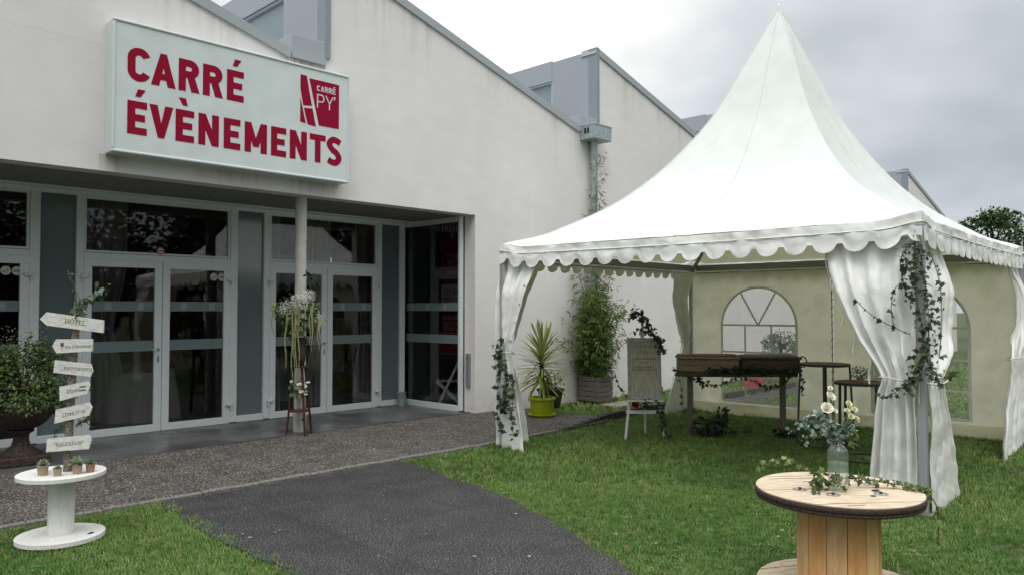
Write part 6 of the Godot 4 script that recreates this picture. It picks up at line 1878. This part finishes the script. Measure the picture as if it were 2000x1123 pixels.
	# ivy lying on the top
	t = thing("ivy_sprig", "pale variegated ivy spilling from the hole of the big drum table", "ivy", bt, FACE)
	leaf_ball(t, Vector3(-0.09, 0.06, 0.0), Vector3(0.07, 0.06, 0.05), 46, 0.05, [M.ivy[2], M.ivy_pale[2], M.ivy[1], M.ivy_pale[0]])
	strand(t, [Vector3(-0.06, 0.05, 0.0), Vector3(-0.18, 0.13, 0.02), Vector3(-0.32, 0.19, 0.04), Vector3(-0.43, 0.185, 0.05), Vector3(-0.5, 0.15, 0.05)], 34, 0.036, 0.02, M.ivy_pale)
	strand(t, [Vector3(-0.14, 0.06, 0.02), Vector3(-0.2, 0.05, 0.09), Vector3(-0.2, 0.02, 0.15)], 12, 0.036, 0.02, [M.ivy[2], M.ivy_pale[0]])
	strand(t, [Vector3(-0.04, 0.12, 0.06), Vector3(-0.03, 0.05, 0.075), Vector3(0.02, 0.02, 0.08)], 10, 0.04, 0.02, [M.ivy[2], M.ivy_pale[0]])
	t = thing("ivy_sprig", "green ivy trail across the big drum table, hanging off its edge by the tent leg", "ivy", bt, FACE)
	strand(t, [Vector3(0.03, 0.06, -0.05), Vector3(0.14, 0.06, -0.06), Vector3(0.28, 0.04, -0.04), Vector3(0.4, 0.03, 0.0), Vector3(0.47, 0.03, 0.06), Vector3(0.51, 0.0, 0.1)], 60, 0.044, 0.03, [M.ivy[2], M.ivy_pale[2], M.ivy[1], M.ivy_pale[0]])
	strand(t, [Vector3(0.49, 0.02, 0.08), Vector3(0.545, -0.06, 0.12), Vector3(0.56, -0.2, 0.12), Vector3(0.55, -0.36, 0.12)], 16, 0.04, 0.02, [M.ivy_pale[0], M.ivy_pale[1]])

func disc_planks_edge(r: float, y0: float, y1: float) -> ArrayMesh:
	return lathe_mesh([Vector2(0, y0), Vector2(r - 0.004, y0), Vector2(r, y0 + 0.004), Vector2(r, y1 - 0.004), Vector2(r - 0.004, y1), Vector2(0, y1)], 96)

# the boards of a drum flange: strips of the disc with small gaps
func drum_planks(t: Node3D, r: float, y0: float, y1: float, m: Material, turn: float) -> void:
	var n := 8
	var rad := r - 0.008
	for k in n:
		var a := lerpf(-rad, rad, float(k) / n) + 0.0022
		var b := lerpf(-rad, rad, float(k + 1) / n) - 0.0022
		var poly := PackedVector2Array()
		for i in 9:
			var v := lerpf(a, b, i / 8.0)
			poly.append(Vector2(sqrt(maxf(0.0, rad * rad - v * v)) + 0.0001, v))
		for i in 9:
			var v := lerpf(b, a, i / 8.0)
			poly.append(Vector2(-sqrt(maxf(0.0, rad * rad - v * v)) - 0.0001, v))
		var s := tool()
		prism(s, poly, y0, y1 + 0.0012 * ((k * 5) % 3), Transform3D(Basis(Vector3(1, 0, 0), Vector3(0, 0, -1), Vector3(0, 1, 0)), Vector3.ZERO))
		part(t, "plank", done(s), m, Transform3D(Basis(Vector3.UP, FACE + turn), Vector3.ZERO))

# ------------------------------------------------------------------ beyond the tent
func tree(label: String, at: Vector3, h: float, w: float, tint: Color, sd: int, leaf := 0.16, n := 5200, group := "") -> void:
	var t := thing("tree", label, "tree", at, 0.0, group)
	var g := RandomNumberGenerator.new()
	g.seed = sd
	var s := tool()
	tube(s, [Vector3(0, LAWN - 0.1, 0), Vector3(0.05 * w, h * 0.25, 0), Vector3(0, h * 0.55, 0.04 * w), Vector3(0, h * 0.85, 0)], [0.055 * w, 0.045 * w, 0.03 * w, 0.012 * w], 10)
	var clumps := []
	for i in 64:
		var a := g.randf() * TAU
		var f := g.randf_range(0.25, 0.95)
		var r := w * 0.5 * sin(clampf((f - 0.18) / 0.85, 0.05, 1.0) * PI) * g.randf_range(0.5, 1.05)
		var p := Vector3(cos(a) * r, h * f, sin(a) * r)
		clumps.append([p, w * g.randf_range(0.08, 0.19)])
		if i % 3 == 0: tube(s, [Vector3(0, h * f * 0.7, 0), p * Vector3(0.5, 0.9, 0.5), p], [0.018 * w, 0.012 * w, 0.004 * w], 5)
	part(t, "trunk", done(s), M.trunk)
	var xs := []
	var cs := []
	for i in n:
		var q: Array = clumps[g.randi() % clumps.size()]
		var d := Vector3(g.randf_range(-1, 1), g.randf_range(-1, 1), g.randf_range(-1, 1)).normalized()
		var p: Vector3 = q[0] + d * q[1] * pow(g.randf(), 0.5) * Vector3(1, 0.8, 1)
		xs.append(aim(p, d + rdir() * 0.7, d + Vector3(0, 0.5, 0), leaf * g.randf_range(0.6, 1.3)))
		cs.append(tint.lerp(tint * 2.3, pow(g.randf(), 1.5)))
	copies(t, "crown", leaf_mesh("oval"), M.tinted_leaf, xs, cs)

func background() -> void:
	var green := Color(0.03, 0.06, 0.018)
	tree("dark broad-leaved tree beyond the tent, showing above the roof slope", Vector3(42.0, 0, -1.6), 7.6, 4.6, green, 1, 0.22, 6500)
	tree("rounded green tree at the picture's edge beyond the tent", Vector3(45.5, 0, 1.2), 7.4, 5.5, Color(0.04, 0.07, 0.02), 2, 0.22, 6500)
	tree("low green tree farther along the lawn, seen through the tent's arched window", Vector3(36.0, 0, 6.0), 4.5, 4.5, Color(0.05, 0.085, 0.025), 3, 0.36, 2600)
	tree("small bluish shrub by the hall wall, seen through the window over the crates", Vector3(9.05, 0, 1.15), 1.22, 0.95, Color(0.07, 0.11, 0.075), 4, 0.06, 2400)
	tree("bushy tree standing on the lawn behind the tent's end window", Vector3(26.0, 0, 8.0), 3.6, 4.2, Color(0.06, 0.10, 0.03), 5, 0.3, 2400)
	tree_belt()
	var t := thing("red_box", "pinkish red box on the grass, seen through the window under the crate table", "box", Vector3(7.65, 0, 1.15), 0.1)
	part(t, "body", box_mesh(Vector3(0, 0.17, 0), Vector3(0.44, 0.40, 0.34), 0.012), mat(lin(0.42, 0.035, 0.075), 0.5))
	part(t, "lid", box_mesh(Vector3(0, 0.385, 0), Vector3(0.47, 0.035, 0.37), 0.01), mat(lin(0.45, 0.04, 0.085), 0.5))
	t = thing("wooden_log", "short dark log lying against the foot of the hall wall behind the easel", "log", Vector3(4.75, 0.06, 0.35), 0.0)
	part(t, "wood", tube_mesh([Vector3(-0.25, 0.02, 0), Vector3(0, 0.03, 0.02), Vector3(0.3, 0.02, 0)], [0.07, 0.075, 0.06], 12), M.bark)
	part(t, "stub", tube_mesh([Vector3(-0.2, 0.05, 0), Vector3(-0.24, 0.18, 0.03)], [0.035, 0.025], 8), M.bark)

# the wood on the far side of the lawn, behind the viewer: the glass doors mirror it
func tree_belt() -> void:
	var g := RandomNumberGenerator.new()
	g.seed = 99
	var xs := []
	var cs := []
	for k in 46:
		var x := -34.0 + k * 2.1 + g.randf_range(-0.6, 0.6)
		var c := Vector3(x, 0, 27.0 + g.randf_range(-2.5, 2.5))
		var h := g.randf_range(6.5, 10.5)
		for i in 2600:
			var f := sqrt(g.randf())
			var a := g.randf() * TAU
			var r := 2.3 * sqrt(g.randf()) * sin(clampf(f, 0.12, 0.97) * PI * 0.9 + 0.2)
			var d := Vector3(cos(a), g.randf_range(-0.6, 0.6), sin(a))
			xs.append(aim(c + Vector3(cos(a) * r, h * (1.0 - f * 0.98), sin(a) * r), d, Vector3.UP + rdir(), g.randf_range(0.3, 0.6)))
			cs.append(Color(0.016, 0.028, 0.012).lerp(Color(0.045, 0.068, 0.024), g.randf()))
	var o := copies(self, "distant_woods", leaf_mesh("oval"), M.tinted_leaf, xs, cs)
	tag(o, "dark belt of trees across the lawn, mirrored in the glass doors", "woods", "", "stuff")
